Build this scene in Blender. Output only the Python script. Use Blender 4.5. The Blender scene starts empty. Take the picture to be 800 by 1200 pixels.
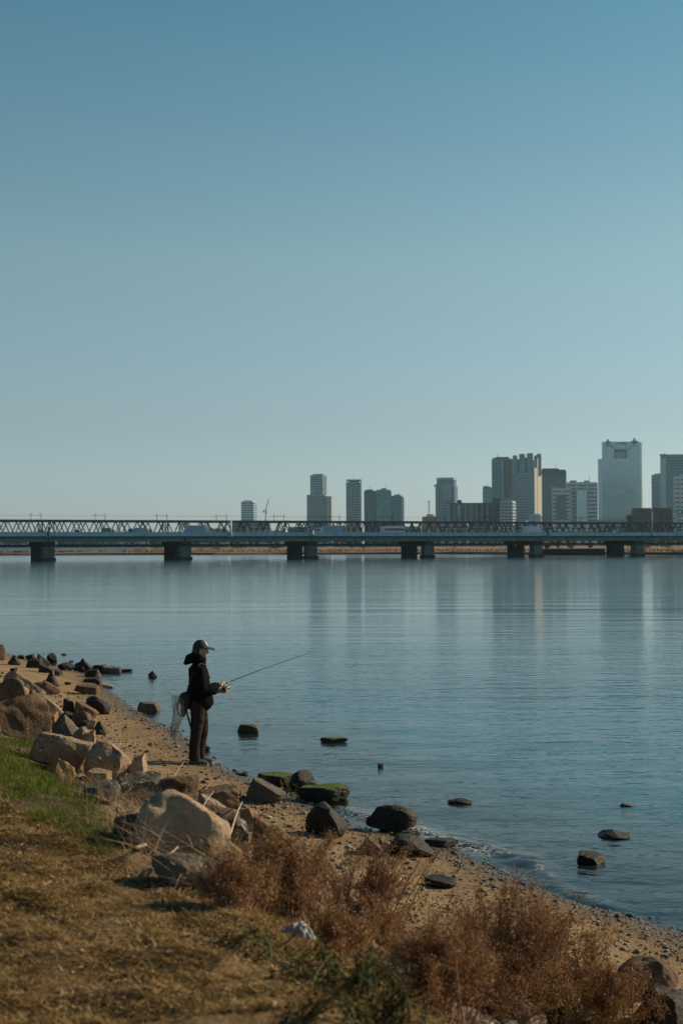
import bpy, bmesh, math, random
import numpy as np
from mathutils import Vector, Matrix, noise as mnoise

R = math.radians
scene = bpy.context.scene
col = scene.collection

# ------------------------------------------------------------------ camera
F_PX, CX, CY = 1666.667, 400.0, 600.0          # focal length in pixels of an 800x1200 frame
CAM_H = 3.15
PITCH = math.atan(40.4 / F_PX)
ROLL = 0.004
_F = Vector((0, math.cos(PITCH), math.sin(PITCH)))
_U0 = Vector((0, -math.sin(PITCH), math.cos(PITCH)))
_R0 = Vector((1, 0, 0))
_R = _R0 * math.cos(ROLL) - _U0 * math.sin(ROLL)
_U = _U0 * math.cos(ROLL) + _R0 * math.sin(ROLL)
CAM = Vector((0, 0, CAM_H))
cam_d = bpy.data.cameras.new('camera')
cam = bpy.data.objects.new('camera', cam_d)
col.objects.link(cam)
m = Matrix.Identity(4)
for i in range(3):
    m[i][0] = _R[i]; m[i][1] = _U[i]; m[i][2] = -_F[i]; m[i][3] = CAM[i]
cam.matrix_world = m
cam_d.sensor_fit = 'VERTICAL'
cam_d.sensor_height = 36.0
cam_d.lens = 50.0
cam_d.clip_start = 0.05
cam_d.clip_end = 20000
cam_d.dof.use_dof = True
cam_d.dof.focus_distance = 20.0
cam_d.dof.aperture_fstop = 3.5
scene.camera = cam

# ------------------------------------------------------------------ world, sun, exposure
SUN_EL, SUN_AZ = 27.0, 66.0                    # azimuth clockwise from the view direction (+Y)
world = bpy.data.worlds.new('World')
scene.world = world
world.use_nodes = True
wn, wl = world.node_tree.nodes, world.node_tree.links
wn.clear()
sky = wn.new('ShaderNodeTexSky')
sky.sky_type = 'NISHITA'
sky.sun_disc = False
sky.sun_elevation = R(SUN_EL)
sky.sun_rotation = R(SUN_AZ)
sky.altitude = 0
sky.air_density = 1.0
sky.dust_density = 0.6
sky.ozone_density = 1.0
# the air of this afternoon: warm-grey at the horizon, teal overhead (a tint by elevation only)
geo = wn.new('ShaderNodeTexCoord'); sepz = wn.new('ShaderNodeSeparateXYZ')
wl.new(geo.outputs['Generated'], sepz.inputs[0])
rampz = wn.new('ShaderNodeValToRGB')
_el = rampz.color_ramp.elements
for _ in range(3): _el.new(0.5)
for _e, (_p, _c) in zip(_el, [(0.0, (0.60, 0.765, 1.12)), (0.084, (0.62, 0.67, 0.73)), (0.20, (0.70, 0.81, 0.70)), (0.36, (0.42, 0.73, 0.68)), (0.62, (0.16, 0.36, 0.40))]):
    _e.position = _p; _e.color = (*_c, 1)
wl.new(sepz.outputs['Z'], rampz.inputs['Fac'])
tint = wn.new('ShaderNodeMix'); tint.data_type = 'RGBA'; tint.blend_type = 'MULTIPLY'
tint.inputs[0].default_value = 1.0
bgn = wn.new('ShaderNodeBackground'); bgn.inputs['Strength'].default_value = 0.12
wo = wn.new('ShaderNodeOutputWorld')
wl.new(sky.outputs['Color'], tint.inputs[6]); wl.new(rampz.outputs['Color'], tint.inputs[7])
wl.new(tint.outputs[2], bgn.inputs['Color'])
wl.new(bgn.outputs['Background'], wo.inputs['Surface'])

sun_d = bpy.data.lights.new('sun', 'SUN')
sun_d.energy = 5.0
sun_d.angle = R(0.5)
sun_d.color = (1.0, 0.82, 0.57)
sun = bpy.data.objects.new('sun', sun_d)
col.objects.link(sun)
SUN_DIR = Vector((math.sin(R(SUN_AZ)) * math.cos(R(SUN_EL)), math.cos(R(SUN_AZ)) * math.cos(R(SUN_EL)), math.sin(R(SUN_EL))))
sun.rotation_euler = SUN_DIR.to_track_quat('Z', 'Y').to_euler()
sun.location = (60, 30, 60)

vs = scene.view_settings
vs.view_transform = 'Standard'
vs.look = 'None'
vs.exposure = 0.0
vs.gamma = 1.0
vs.use_curve_mapping = False
scene.render.engine = 'CYCLES'
cy = scene.cycles
cy.use_denoising = True
cy.denoiser = 'OPENIMAGEDENOISE'
cy.max_bounces = 6
cy.diffuse_bounces = 2
cy.glossy_bounces = 3
cy.transparent_max_bounces = 12
cy.volume_bounces = 0
cy.caustics_reflective = False
cy.caustics_refractive = False

# ------------------------------------------------------------------ pixel helpers
def ray(px, py):
    return (_F + _R * ((px - CX) / F_PX) + _U * ((CY - py) / F_PX))

def at(px, py, Y):
    """the point at distance Y (along +Y) seen at a pixel"""
    d = ray(px, py)
    return CAM + d * (Y / d.y)

def on_plane(px, py, z=0.0):
    d = ray(px, py)
    return CAM + d * ((z - CAM_H) / d.z)

# ------------------------------------------------------------------ value noise (vectorised)
def _hash(ix, iy, seed):
    n = (ix.astype(np.int64) * 374761393 + iy.astype(np.int64) * 668265263 + seed * 982451653) & 0xFFFFFFFF
    n = ((n ^ (n >> 13)) * 1274126177) & 0xFFFFFFFF
    return ((n ^ (n >> 16)) & 0xFFFFFF) / float(0xFFFFFF)

def vnoise(x, y, seed=0):
    x = np.asarray(x, float); y = np.asarray(y, float)
    ix, iy = np.floor(x), np.floor(y)
    fx, fy = x - ix, y - iy
    fx = fx * fx * (3 - 2 * fx); fy = fy * fy * (3 - 2 * fy)
    a = _hash(ix, iy, seed); b = _hash(ix + 1, iy, seed)
    c = _hash(ix, iy + 1, seed); d = _hash(ix + 1, iy + 1, seed)
    return (a * (1 - fx) + b * fx) * (1 - fy) + (c * (1 - fx) + d * fx) * fy - 0.5

def fbm(x, y, seed=0, octv=4):
    s, a = 0.0, 1.0
    for o in range(octv):
        s = s + a * vnoise(np.asarray(x) * 2 ** o, np.asarray(y) * 2 ** o, seed + o * 17)
        a *= 0.5
    return s

# ------------------------------------------------------------------ the shore and the terrain
_shore_px = [(-60, 742), (0, 763), (60, 779), (112, 792), (126, 806), (150, 826), (175, 841), (205, 856), (230, 876),
             (250, 894), (275, 906), (300, 915), (335, 930), (370, 947), (405, 962), (430, 970), (470, 982), (520, 994),
             (560, 1008), (600, 1028), (650, 1046), (700, 1063), (750, 1078), (800, 1093)]
SHORE = [on_plane(*p) for p in _shore_px]
_a = SHORE[0] + (SHORE[0] - SHORE[3]).normalized() * 160
_b = SHORE[-1] + Vector((0.38, -0.925, 0)) * 80
SH = np.array([[p.x, p.y] for p in [_a] + SHORE + [_b]])

def poly_dist(x, y, P):
    """distance to a polyline and the side (positive left of travel)"""
    x = np.asarray(x, float); y = np.asarray(y, float)
    best = np.full(x.shape, 1e9); side = np.zeros(x.shape)
    for i in range(len(P) - 1):
        ax, ay = P[i]; bx, by = P[i + 1]
        dx, dy = bx - ax, by - ay
        L2 = dx * dx + dy * dy
        t = np.clip(((x - ax) * dx + (y - ay) * dy) / L2, 0, 1)
        qx, qy = ax + t * dx, ay + t * dy
        d = np.hypot(x - qx, y - qy)
        cr = dx * (y - ay) - dy * (x - ax)
        upd = d < best - 1e-9
        best = np.where(upd, d, best); side = np.where(upd, np.sign(cr), side)
    return best, side

def shore_d(x, y):
    """distance inland from the waterline (negative out in the river)"""
    d, s = poly_dist(x, y, SH)
    return np.where(s < 0, d, -d)

def sstep(a, b, x):
    t = np.clip((np.asarray(x, float) - a) / (b - a), 0, 1)
    return t * t * (3 - 2 * t)

def ground_z(x, y):
    d = shore_d(x, y)
    x = np.asarray(x, float); y = np.asarray(y, float)
    z = np.where(d < 0, np.maximum(0.11 * d, -1.6), 0.095 * np.minimum(d, 3.0))
    rise = sstep(2.6, 5.2, d)
    z = z + rise * 1.2 + np.clip(d - 5.2, 0, 40) * 0.012
    beach = sstep(0.15, 0.8, d) * (1 - rise)
    z = z + beach * 0.05 * fbm(x * 1.3, y * 1.3, 3, 3) + sstep(-0.5, 0.2, d) * 0.012 * fbm(x * 7, y * 7, 9, 2)
    z = z + rise * (0.10 * fbm(x * 0.9, y * 0.9, 5, 3) + 0.06 * fbm(x * 4.2, y * 4.2, 7, 3))
    return z

def gz(x, y):
    return float(ground_z(np.array([x]), np.array([y]))[0])

def hit(px, py):
    """where the ray of a pixel meets the terrain or the water"""
    d = ray(px, py)
    t = np.geomspace(2.5, 120, 1400)
    X, Y, Z = d.x * t, d.y * t, CAM_H + d.z * t
    G = np.maximum(ground_z(X, Y), 0.0)
    k = np.nonzero(Z < G)[0]
    k = k[0] if len(k) else len(t) - 1
    return Vector((X[k], Y[k], G[k]))

# ------------------------------------------------------------------ mesh helpers
class MB:
    def __init__(self):
        self.v, self.f = [], []
    def add(self, vs, fs):
        o = len(self.v)
        self.v.extend([tuple(q) for q in vs])
        self.f.extend([tuple(i + o for i in q) for q in fs])
        return self
    def box(self, c, s, rot=None):
        hx, hy, hz = s[0] / 2, s[1] / 2, s[2] / 2
        vs = [Vector((x, y, z)) for x in (-hx, hx) for y in (-hy, hy) for z in (-hz, hz)]
        if rot is not None:
            vs = [rot @ q for q in vs]
        c = Vector(c)
        return self.add([q + c for q in vs], [(0, 1, 3, 2), (4, 6, 7, 5), (0, 4, 5, 1), (2, 3, 7, 6), (0, 2, 6, 4), (1, 5, 7, 3)])
    def bar(self, a, b, w, h=None, up=Vector((0, 0, 1))):
        a, b = Vector(a), Vector(b)
        h = h or w
        d = (b - a)
        L = d.length
        d.normalize()
        s = d.cross(up)
        if s.length < 1e-4:
            s = d.cross(Vector((1, 0, 0)))
        s.normalize()
        u = s.cross(d)
        vs = []
        for p in (a, b):
            for (i, j) in ((-1, -1), (1, -1), (1, 1), (-1, 1)):
                vs.append(p + s * (i * w / 2) + u * (j * h / 2))
        return self.add(vs, [(3, 2, 1, 0), (4, 5, 6, 7), (0, 1, 5, 4), (1, 2, 6, 5), (2, 3, 7, 6), (3, 0, 4, 7)])
    def tube(self, path, rad, seg=8, cap=True, flat=None):
        """flat: optional list of (ra, rb) factors; path of points, radius per point"""
        path = [Vector(p) for p in path]
        n = len(path)
        ref = None
        rings = []
        for i, p in enumerate(path):
            t = (path[min(i + 1, n - 1)] - path[max(i - 1, 0)]).normalized()
            if ref is None:
                ref = t.cross(Vector((0, 1, 0)))
                if ref.length < 0.2:
                    ref = t.cross(Vector((1, 0, 0)))
            a = (ref - t * ref.dot(t)).normalized()
            ref = a
            b = t.cross(a)
            r = rad[i] if hasattr(rad, '__len__') else rad
            fa, fb = (1, 1) if flat is None else flat[i]
            rings.append([p + a * (r * fa * math.cos(q)) + b * (r * fb * math.sin(q)) for q in [2 * math.pi * k / seg for k in range(seg)]])
        vs = [q for r_ in rings for q in r_]
        fs = []
        for i in range(n - 1):
            for k in range(seg):
                k2 = (k + 1) % seg
                fs.append((i * seg + k, i * seg + k2, (i + 1) * seg + k2, (i + 1) * seg + k))
        if cap:
            fs.append(tuple(reversed(range(seg))))
            fs.append(tuple((n - 1) * seg + k for k in range(seg)))
        return self.add(vs, fs)
    def prism(self, pts, z0, z1):
        n = len(pts)
        vs = [(p[0], p[1], z0) for p in pts] + [(p[0], p[1], z1) for p in pts]
        fs = [tuple(reversed(range(n))), tuple(range(n, 2 * n))]
        for k in range(n):
            k2 = (k + 1) % n
            fs.append((k, k2, n + k2, n + k))
        return self.add(vs, fs)
    def ell(self, c, r, seg=16, rings=10, rot=None):
        vs, fs = [], []
        c = Vector(c)
        for i in range(rings + 1):
            th = math.pi * i / rings
            for k in range(seg):
                ph = 2 * math.pi * k / seg
                q = Vector((r[0] * math.sin(th) * math.cos(ph), r[1] * math.sin(th) * math.sin(ph), r[2] * math.cos(th)))
                if rot is not None:
                    q = rot @ q
                vs.append(c + q)
        for i in range(rings):
            for k in range(seg):
                k2 = (k + 1) % seg
                if i == 0:
                    fs.append((k, (i + 1) * seg + k, (i + 1) * seg + k2))
                elif i == rings - 1:
                    fs.append((i * seg + k, (i + 1) * seg + k, i * seg + k2))
                else:
                    fs.append((i * seg + k, (i + 1) * seg + k, (i + 1) * seg + k2, i * seg + k2))
        return self.add(vs, fs)
    def mesh(self, name, smooth=False):
        me = bpy.data.meshes.new(name)
        me.from_pydata(self.v, [], self.f)
        me.validate()
        me.update()
        if smooth:
            me.polygons.foreach_set('use_smooth', [True] * len(me.polygons))
        return me
    def build(self, name, mat, parent=None, smooth=False, loc=None):
        return link(name, self.mesh(name, smooth), mat, parent, loc)

def link(name, me, mat, parent=None, loc=None):
    o = bpy.data.objects.new(name, me)
    col.objects.link(o)
    if mat is not None:
        me.materials.clear()
        me.materials.append(mat)
    if parent is not None:
        o.parent = parent
    if loc is not None:
        o.location = loc
    return o

def tag(o, label=None, cat=None, group=None, kind=None):
    if label: o['label'] = label
    if cat: o['category'] = cat
    if group: o['group'] = group
    if kind: o['kind'] = kind
    return o

def empty(name, loc=(0, 0, 0), rz=0.0):
    o = bpy.data.objects.new(name, None)
    col.objects.link(o)
    o.location = loc
    o.rotation_euler = (0, 0, rz)
    o.empty_display_size = 0.2
    return o

def children(o):
    return [c for c in bpy.data.objects if c.parent == o]

def copy_tree(o, parent=None):
    c = o.copy(); col.objects.link(c)
    if parent is not None: c.parent = parent
    for ch in children(o): copy_tree(ch, c)
    return c

def mesh_np(name, V, Fq, smooth=False):
    me = bpy.data.meshes.new(name)
    V = np.asarray(V, np.float32); Fq = np.asarray(Fq, np.int32)
    k = Fq.shape[1]
    me.vertices.add(len(V)); me.vertices.foreach_set('co', V.ravel())
    me.loops.add(Fq.size); me.loops.foreach_set('vertex_index', Fq.ravel())
    me.polygons.add(len(Fq))
    me.polygons.foreach_set('loop_start', np.arange(0, Fq.size, k, dtype=np.int32))
    me.update(calc_edges=True)
    me.validate()
    if smooth:
        me.polygons.foreach_set('use_smooth', np.ones(len(me.polygons), bool))
    return me

def set_attr(me, name, vals):
    a = me.attributes.new(name, 'FLOAT', 'POINT')
    a.data.foreach_set('value', np.asarray(vals, np.float32))

# ------------------------------------------------------------------ materials
class NT:
    def __init__(self, name):
        self.m = bpy.data.materials.new(name)
        self.m.use_nodes = True
        self.n, self.l = self.m.node_tree.nodes, self.m.node_tree.links
        self.n.clear()
        self.out = self.n.new('ShaderNodeOutputMaterial')
        self._tc = None
    def node(self, t, **kw):
        q = self.n.new(t)
        for k, v in kw.items(): setattr(q, k, v)
        return q
    def put(self, sock, v):
        if isinstance(v, bpy.types.NodeSocket): self.l.new(v, sock)
        elif isinstance(v, (tuple, list)) and sock.type == 'RGBA' and len(v) == 3: sock.default_value = (*v, 1)
        else: sock.default_value = v
    def coord(self, which='Object'):
        if self._tc is None: self._tc = self.node('ShaderNodeTexCoord')
        return self._tc.outputs[which]
    def mapping(self, vec, scale=(1, 1, 1), rot=(0, 0, 0), loc=(0, 0, 0)):
        q = self.node('ShaderNodeMapping')
        self.put(q.inputs['Vector'], vec)
        q.inputs['Scale'].default_value = scale
        q.inputs['Rotation'].default_value = rot
        q.inputs['Location'].default_value = loc
        return q.outputs['Vector']
    def noise(self, scale, detail=4, rough=0.55, vec=None, dist=0.0):
        q = self.node('ShaderNodeTexNoise')
        q.inputs['Scale'].default_value = scale
        q.inputs['Detail'].default_value = detail
        q.inputs['Roughness'].default_value = rough
        q.inputs['Distortion'].default_value = dist
        self.put(q.inputs['Vector'], vec if vec is not None else self.coord())
        return q.outputs['Fac']
    def voronoi(self, scale, vec=None, feature='F1', out='Distance', rand=1.0):
        q = self.node('ShaderNodeTexVoronoi', feature=feature)
        q.inputs['Scale'].default_value = scale
        q.inputs['Randomness'].default_value = rand
        self.put(q.inputs['Vector'], vec if vec is not None else self.coord())
        return q.outputs[out]
    def ramp(self, fac, stops, interp='LINEAR'):
        q = self.node('ShaderNodeValToRGB')
        q.color_ramp.interpolation = interp
        e = q.color_ramp.elements
        while len(e) < len(stops): e.new(0.5)
        for s, (p, c) in zip(e, stops):
            s.position = p
            s.color = (*c, 1) if hasattr(c, '__len__') else (c, c, c, 1)
        self.put(q.inputs['Fac'], fac)
        return q.outputs['Color']
    def mix(self, fac, a, b, blend='MIX'):
        q = self.node('ShaderNodeMix', data_type='RGBA', blend_type=blend)
        self.put(q.inputs[0], fac); self.put(q.inputs[6], a); self.put(q.inputs[7], b)
        return q.outputs[2]
    def math(self, op, a, b=0.0, c=None, clamp=False):
        q = self.node('ShaderNodeMath', operation=op, use_clamp=clamp)
        self.put(q.inputs[0], a); self.put(q.inputs[1], b)
        if c is not None: self.put(q.inputs[2], c)
        return q.outputs[0]
    def maprange(self, v, a, b, c=0.0, d=1.0):
        q = self.node('ShaderNodeMapRange')
        self.put(q.inputs[0], v)
        for i, x in enumerate((a, b, c, d)): q.inputs[i + 1].default_value = x
        return q.outputs[0]
    def attr(self, name):
        return self.node('ShaderNodeAttribute', attribute_name=name).outputs['Fac']
    def bump(self, h, strength=0.5, dist=0.01, normal=None):
        q = self.node('ShaderNodeBump')
        q.inputs['Strength'].default_value = strength
        self.put(q.inputs['Distance'], dist)
        self.put(q.inputs['Height'], h)
        if normal is not None: self.put(q.inputs['Normal'], normal)
        return q.outputs['Normal']
    def principled(self, color, rough=0.8, normal=None, metal=0.0, spec=0.5, **kw):
        q = self.node('ShaderNodeBsdfPrincipled')
        self.put(q.inputs['Base Color'], color); self.put(q.inputs['Roughness'], rough)
        self.put(q.inputs['Metallic'], metal); self.put(q.inputs['Specular IOR Level'], spec)
        if normal is not None: self.put(q.inputs['Normal'], normal)
        for k, v in kw.items(): self.put(q.inputs[k], v)
        return q.outputs[0]
    def done(self, shader):
        self.l.new(shader, self.out.inputs['Surface'])
        return self.m

def simple(name, c, rough=0.7, var=0.25, scale=3.0, bump=0.0, bscale=20.0, metal=0.0, spec=0.4):
    t = NT(name)
    n = t.noise(scale, 5)
    c2 = tuple(x * (1 - var) for x in c); c1 = tuple(min(1, x * (1 + var)) for x in c)
    colr = t.ramp(n, [(0.3, c2), (0.7, c1)])
    nm = t.bump(t.noise(bscale, 4), bump, 0.02) if bump else None
    return t.done(t.principled(colr, rough, nm, metal, spec))

def leafy(name, stops, trans=0.3, scale=6.0):
    """two-sided leaves: colour from a per-blade random value"""
    t = NT(name)
    c = t.ramp(t.attr('tint'), stops)
    d = t.node('ShaderNodeBsdfDiffuse'); t.put(d.inputs['Color'], c)
    tr = t.node('ShaderNodeBsdfTranslucent'); t.put(tr.inputs['Color'], c)
    mx = t.node('ShaderNodeMixShader'); mx.inputs[0].default_value = trans
    t.l.new(d.outputs[0], mx.inputs[1]); t.l.new(tr.outputs[0], mx.inputs[2])
    return t.done(mx.outputs[0])

M = {}
# ground: wet sand -> pebbly sand -> soil of the slope -> dead turf, by the distance inland
t = NT('ground_soil')
dd = t.math('ADD', t.attr('inland'), t.math('MULTIPLY', t.math('SUBTRACT', t.noise(1.6, 4), 0.5), 0.9))
dw = t.math('ADD', t.attr('inland'), t.math('MULTIPLY', t.math('SUBTRACT', t.noise(2.5, 4), 0.5), 0.5))
grain = t.noise(60, 3, 0.7)
sand = t.ramp(grain, [(0.32, (0.12, 0.078, 0.038)), (0.5, (0.34, 0.222, 0.11)), (0.68, (0.50, 0.34, 0.18))])
sand = t.mix(0.5, sand, t.ramp(t.noise(1.3, 4), [(0.35, (0.26, 0.168, 0.08)), (0.65, (0.45, 0.30, 0.155))]))
peb = t.voronoi(34, out='Color')
pd = t.voronoi(34, out='Distance')
pebm = t.math('MULTIPLY', t.math('LESS_THAN', pd, 0.40), t.math('GREATER_THAN', t.noise(3.0, 3), 0.47))
pebc = t.ramp(peb, [(0.0, (0.05, 0.045, 0.04)), (0.5, (0.16, 0.13, 0.10)), (1.0, (0.40, 0.34, 0.27))])
sand = t.mix(t.math('MULTIPLY', pebm, 0.75), sand, pebc)
wet = t.mix(0.72, sand, (0.055, 0.045, 0.035), 'MIX')
c = t.mix(t.maprange(dw, 0.12, 0.6), wet, t.mix(t.maprange(dw, 0.7, 1.4), t.mix(1.0, sand, (0.80, 0.76, 0.71), 'MULTIPLY'), sand))
soil = t.ramp(t.noise(9, 6, 0.65), [(0.3, (0.07, 0.05, 0.03)), (0.55, (0.19, 0.13, 0.075)), (0.75, (0.30, 0.21, 0.12))])
c = t.mix(t.maprange(dd, 2.4, 3.3), c, soil)
turf = t.ramp(t.noise(5.0, 7, 0.75), [(0.32, (0.04, 0.022, 0.008)), (0.46, (0.14, 0.082, 0.030)), (0.6, (0.29, 0.18, 0.07)), (0.8, (0.42, 0.28, 0.125))])
turf = t.mix(t.ramp(t.noise(1.1, 4), [(0.42, 0.0), (0.62, 0.55)]), turf, (0.24, 0.155, 0.078))
c = t.mix(t.maprange(dd, 4.4, 5.2), c, turf)
c = t.mix(t.math('MULTIPLY', t.attr('green'), t.ramp(t.noise(4, 4, 0.7), [(0.4, 0.35), (0.6, 0.9)])), c, t.ramp(t.noise(14, 5, 0.7), [(0.35, (0.028, 0.034, 0.010)), (0.65, (0.085, 0.085, 0.028))]))
h = t.math('ADD', t.math('MULTIPLY', t.noise(45, 4, 0.7), 0.6), t.math('MULTIPLY', pd, -0.5))
nm = t.bump(h, 0.8, 0.014, t.bump(t.noise(11, 6, 0.7), 0.8, t.maprange(dd, 4.2, 5.2, 0.035, 0.10)))
rgh = t.maprange(dw, 0.05, 0.5, 0.35, 0.95)
M['ground'] = t.done(t.principled(c, rgh, nm, 0.0, 0.3))

# water: murky body, clear only in the shallows, ripples as a fine bump
t = NT('river_surface')
P = t.coord('Object')
def ripple(scale, sx, sy, rot, det=3, dist=0.35):
    return t.noise(scale, det, 0.55, t.mapping(P, (sx, sy, 1), (0, 0, R(rot))), dist)
sepp = t.node('ShaderNodeSeparateXYZ'); t.put(sepp.inputs[0], P)
w1 = ripple(0.45, 0.22, 1.5, -5)               # long low swell lines
w2 = ripple(1.7, 0.22, 1.5, 4)
w3 = ripple(2.5, 0.80, 1.25, -14)              # short chop, strongest near the shore
w5 = ripple(6.5, 0.85, 1.25, 18)
w4 = ripple(0.03, 0.35, 1.6, 4, 4)
calm = t.maprange(w4, 0.35, 0.65, 0.6, 1.25)
open_ = t.math('MULTIPLY', calm, t.math('MULTIPLY', t.maprange(sepp.outputs[1], 13.0, 36.0, 2.0, 0.9), t.maprange(sepp.outputs[1], 36.0, 90.0, 1.0, 0.55)))
chop = t.math('MULTIPLY', calm, t.maprange(sepp.outputs[1], 12.0, 70.0, 1.0, 0.06))
h = t.math('MULTIPLY', t.math('ADD', t.math('MULTIPLY', w1, 0.026), t.math('MULTIPLY', w2, 0.0095)), open_)
w6 = ripple(0.115, 0.22, 1.5, -3, 3)            # broad slow undulation of the open river
w7 = ripple(0.30, 0.20, 1.5, 3, 2)
h = t.math('ADD', h, t.math('MULTIPLY', t.math('ADD', t.math('MULTIPLY', w6, 0.050), t.math('MULTIPLY', w7, 0.018)), t.maprange(sepp.outputs[1], 25.0, 60.0, 0.25, 1.0)))
h = t.math('ADD', h, t.math('MULTIPLY', t.math('ADD', t.math('MULTIPLY', w3, 0.034), t.math('MULTIPLY', w5, 0.008)), chop))
nm = t.bump(h, 1.0, 0.85)
nm2 = t.bump(h, 1.0, 0.16)
dep = t.attr('depth')
dif = t.node('ShaderNodeBsdfDiffuse'); t.put(dif.inputs['Color'], t.mix(t.maprange(dep, 0.02, 0.42), (0.058, 0.045, 0.026), (0.011, 0.074, 0.112)))
trn = t.node('ShaderNodeBsdfTransparent'); trn.inputs['Color'].default_value = (0.80, 0.74, 0.60, 1)
body = t.node('ShaderNodeMixShader')
t.put(body.inputs[0], t.maprange(dep, 0.0, 0.38, 0.12, 1.0))
t.l.new(trn.outputs[0], body.inputs[1]); t.l.new(dif.outputs[0], body.inputs[2])
gl = t.node('ShaderNodeBsdfGlossy'); gl.distribution = 'MULTI_GGX'; t.put(gl.inputs['Roughness'], t.maprange(sepp.outputs[1], 20.0, 90.0, 0.05, 0.105))
gl.inputs['Color'].default_value = (0.97, 0.98, 0.98, 1)
t.l.new(nm, gl.inputs['Normal'])
fr = t.node('ShaderNodeFresnel'); fr.inputs['IOR'].default_value = 1.33
t.l.new(nm2, fr.inputs['Normal'])
mx = t.node('ShaderNodeMixShader')
t.l.new(fr.outputs[0], mx.inputs[0]); t.l.new(body.outputs[0], mx.inputs[1]); t.l.new(gl.outputs[0], mx.inputs[2])
foam_d = t.node('ShaderNodeBsdfDiffuse'); foam_d.inputs['Color'].default_value = (0.62, 0.62, 0.60, 1)
fm = t.node('ShaderNodeMixShader')
t.put(fm.inputs[0], t.math('MULTIPLY', t.attr('foam'), t.math('GREATER_THAN', t.noise(26, 4, 0.7), 0.52)))
t.l.new(mx.outputs[0], fm.inputs[1]); t.l.new(foam_d.outputs[0], fm.inputs[2])
M['water'] = t.done(fm.outputs[0])

def rock_mat(name, stops, spots=0.0, spot_c=(0.5, 0.48, 0.44), moss=0.0, rough=0.9, wet=0.0, bumpd=0.02, cracks=2.2, foot_amt=0.55, foot_c=(0.13, 0.085, 0.045)):
    t = NT(name)
    oi = t.node('ShaderNodeObjectInfo')
    base = t.mapping(t.coord('Object'))
    va = t.node('ShaderNodeVectorMath', operation='ADD')
    t.put(va.inputs[0], base)
    cmb = t.node('ShaderNodeCombineXYZ')
    sh = t.math('MULTIPLY', oi.outputs['Random'], 37.0)
    for i in range(3): t.put(cmb.inputs[i], sh)
    t.put(va.inputs[1], cmb.outputs[0])
    v = va.outputs[0]
    n1 = t.noise(5, 7, 0.65, v); n2 = t.noise(28, 5, 0.7, v)
    f = t.math('ADD', t.math('MULTIPLY', n1, 0.48), t.math('ADD', t.math('MULTIPLY', n2, 0.32), t.math('MULTIPLY', t.noise(85, 3, 0.75, v), 0.20)))
    c = t.ramp(f, stops)
    c = t.mix(0.35, c, t.mix(1.0, c, t.ramp(oi.outputs['Random'], [(0, (0.65, 0.6, 0.55)), (1, (1.25, 1.2, 1.15))]), 'MULTIPLY'))
    if spots:
        sp = t.ramp(t.noise(8, 6, 0.75, v, 1.2), [(0.57, 0.0), (0.63, 1.0)])
        c = t.mix(t.math('MULTIPLY', sp, spots), c, spot_c)
        sp2 = t.ramp(t.noise(14, 5, 0.75, v, 0.6), [(0.60, 0.0), (0.66, 1.0)])
        c = t.mix(t.math('MULTIPLY', sp2, spots * 0.8), c, (0.05, 0.045, 0.04))
    if moss:
        g = t.node('ShaderNodeNewGeometry')
        sx = t.node('ShaderNodeSeparateXYZ'); t.l.new(g.outputs['Normal'], sx.inputs[0])
        mk = t.ramp(t.math('ADD', sx.outputs[2], t.math('MULTIPLY', t.math('SUBTRACT', t.noise(9, 5, 0.75, v), 0.5), 2.6)), [(0.55, 0.0), (0.85, 1.0)])
        mc = t.ramp(t.noise(30, 4, 0.7, v), [(0.35, (0.03, 0.055, 0.010)), (0.65, (0.13, 0.19, 0.028))])
        c = t.mix(t.math('MULTIPLY', mk, moss), c, mc)
    h = t.math('ADD', t.math('MULTIPLY', n1, 0.9), t.math('MULTIPLY', n2, 0.35))
    h = t.math('ADD', h, t.math('MULTIPLY', t.ramp(t.voronoi(11, v), [(0.0, 0.0), (0.28, 1.0)]), 0.18))
    h = t.math('ADD', h, t.math('MULTIPLY', t.noise(70, 3, 0.7, v), 0.16))
    nm = t.bump(h, 1.0, bumpd * 2.6)
    # cracks: thin dark crooked seams
    if cracks:
        nz_ = t.node('ShaderNodeTexNoise'); nz_.inputs['Scale'].default_value = 5.0; nz_.inputs['Detail'].default_value = 5; t.put(nz_.inputs['Vector'], v)
        wa_ = t.node('ShaderNodeVectorMath', operation='MULTIPLY_ADD'); t.put(wa_.inputs[0], nz_.outputs['Color']); wa_.inputs[1].default_value = (0.5, 0.9, 0.35); t.put(wa_.inputs[2], t.mapping(v, (1, 1.4, 0.6)))
        wv = wa_.outputs[0]
        ck = t.ramp(t.voronoi(cracks, wv, 'DISTANCE_TO_EDGE'), [(0.0, 1.0), (0.022, 0.0)])
        ck = t.math('MULTIPLY', ck, t.math('GREATER_THAN', t.noise(2.2, 3, 0.6, v), 0.53))
        c = t.mix(t.math('MULTIPLY', ck, 0.75), c, (0.03, 0.02, 0.014))
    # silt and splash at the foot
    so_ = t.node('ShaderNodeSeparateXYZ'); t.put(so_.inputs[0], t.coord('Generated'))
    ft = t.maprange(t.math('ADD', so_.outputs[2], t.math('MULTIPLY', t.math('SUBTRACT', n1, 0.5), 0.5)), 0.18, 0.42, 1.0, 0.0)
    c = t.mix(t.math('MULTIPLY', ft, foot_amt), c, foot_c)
    return t.done(t.principled(c, rough, nm, 0.0, 0.35))

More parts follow.
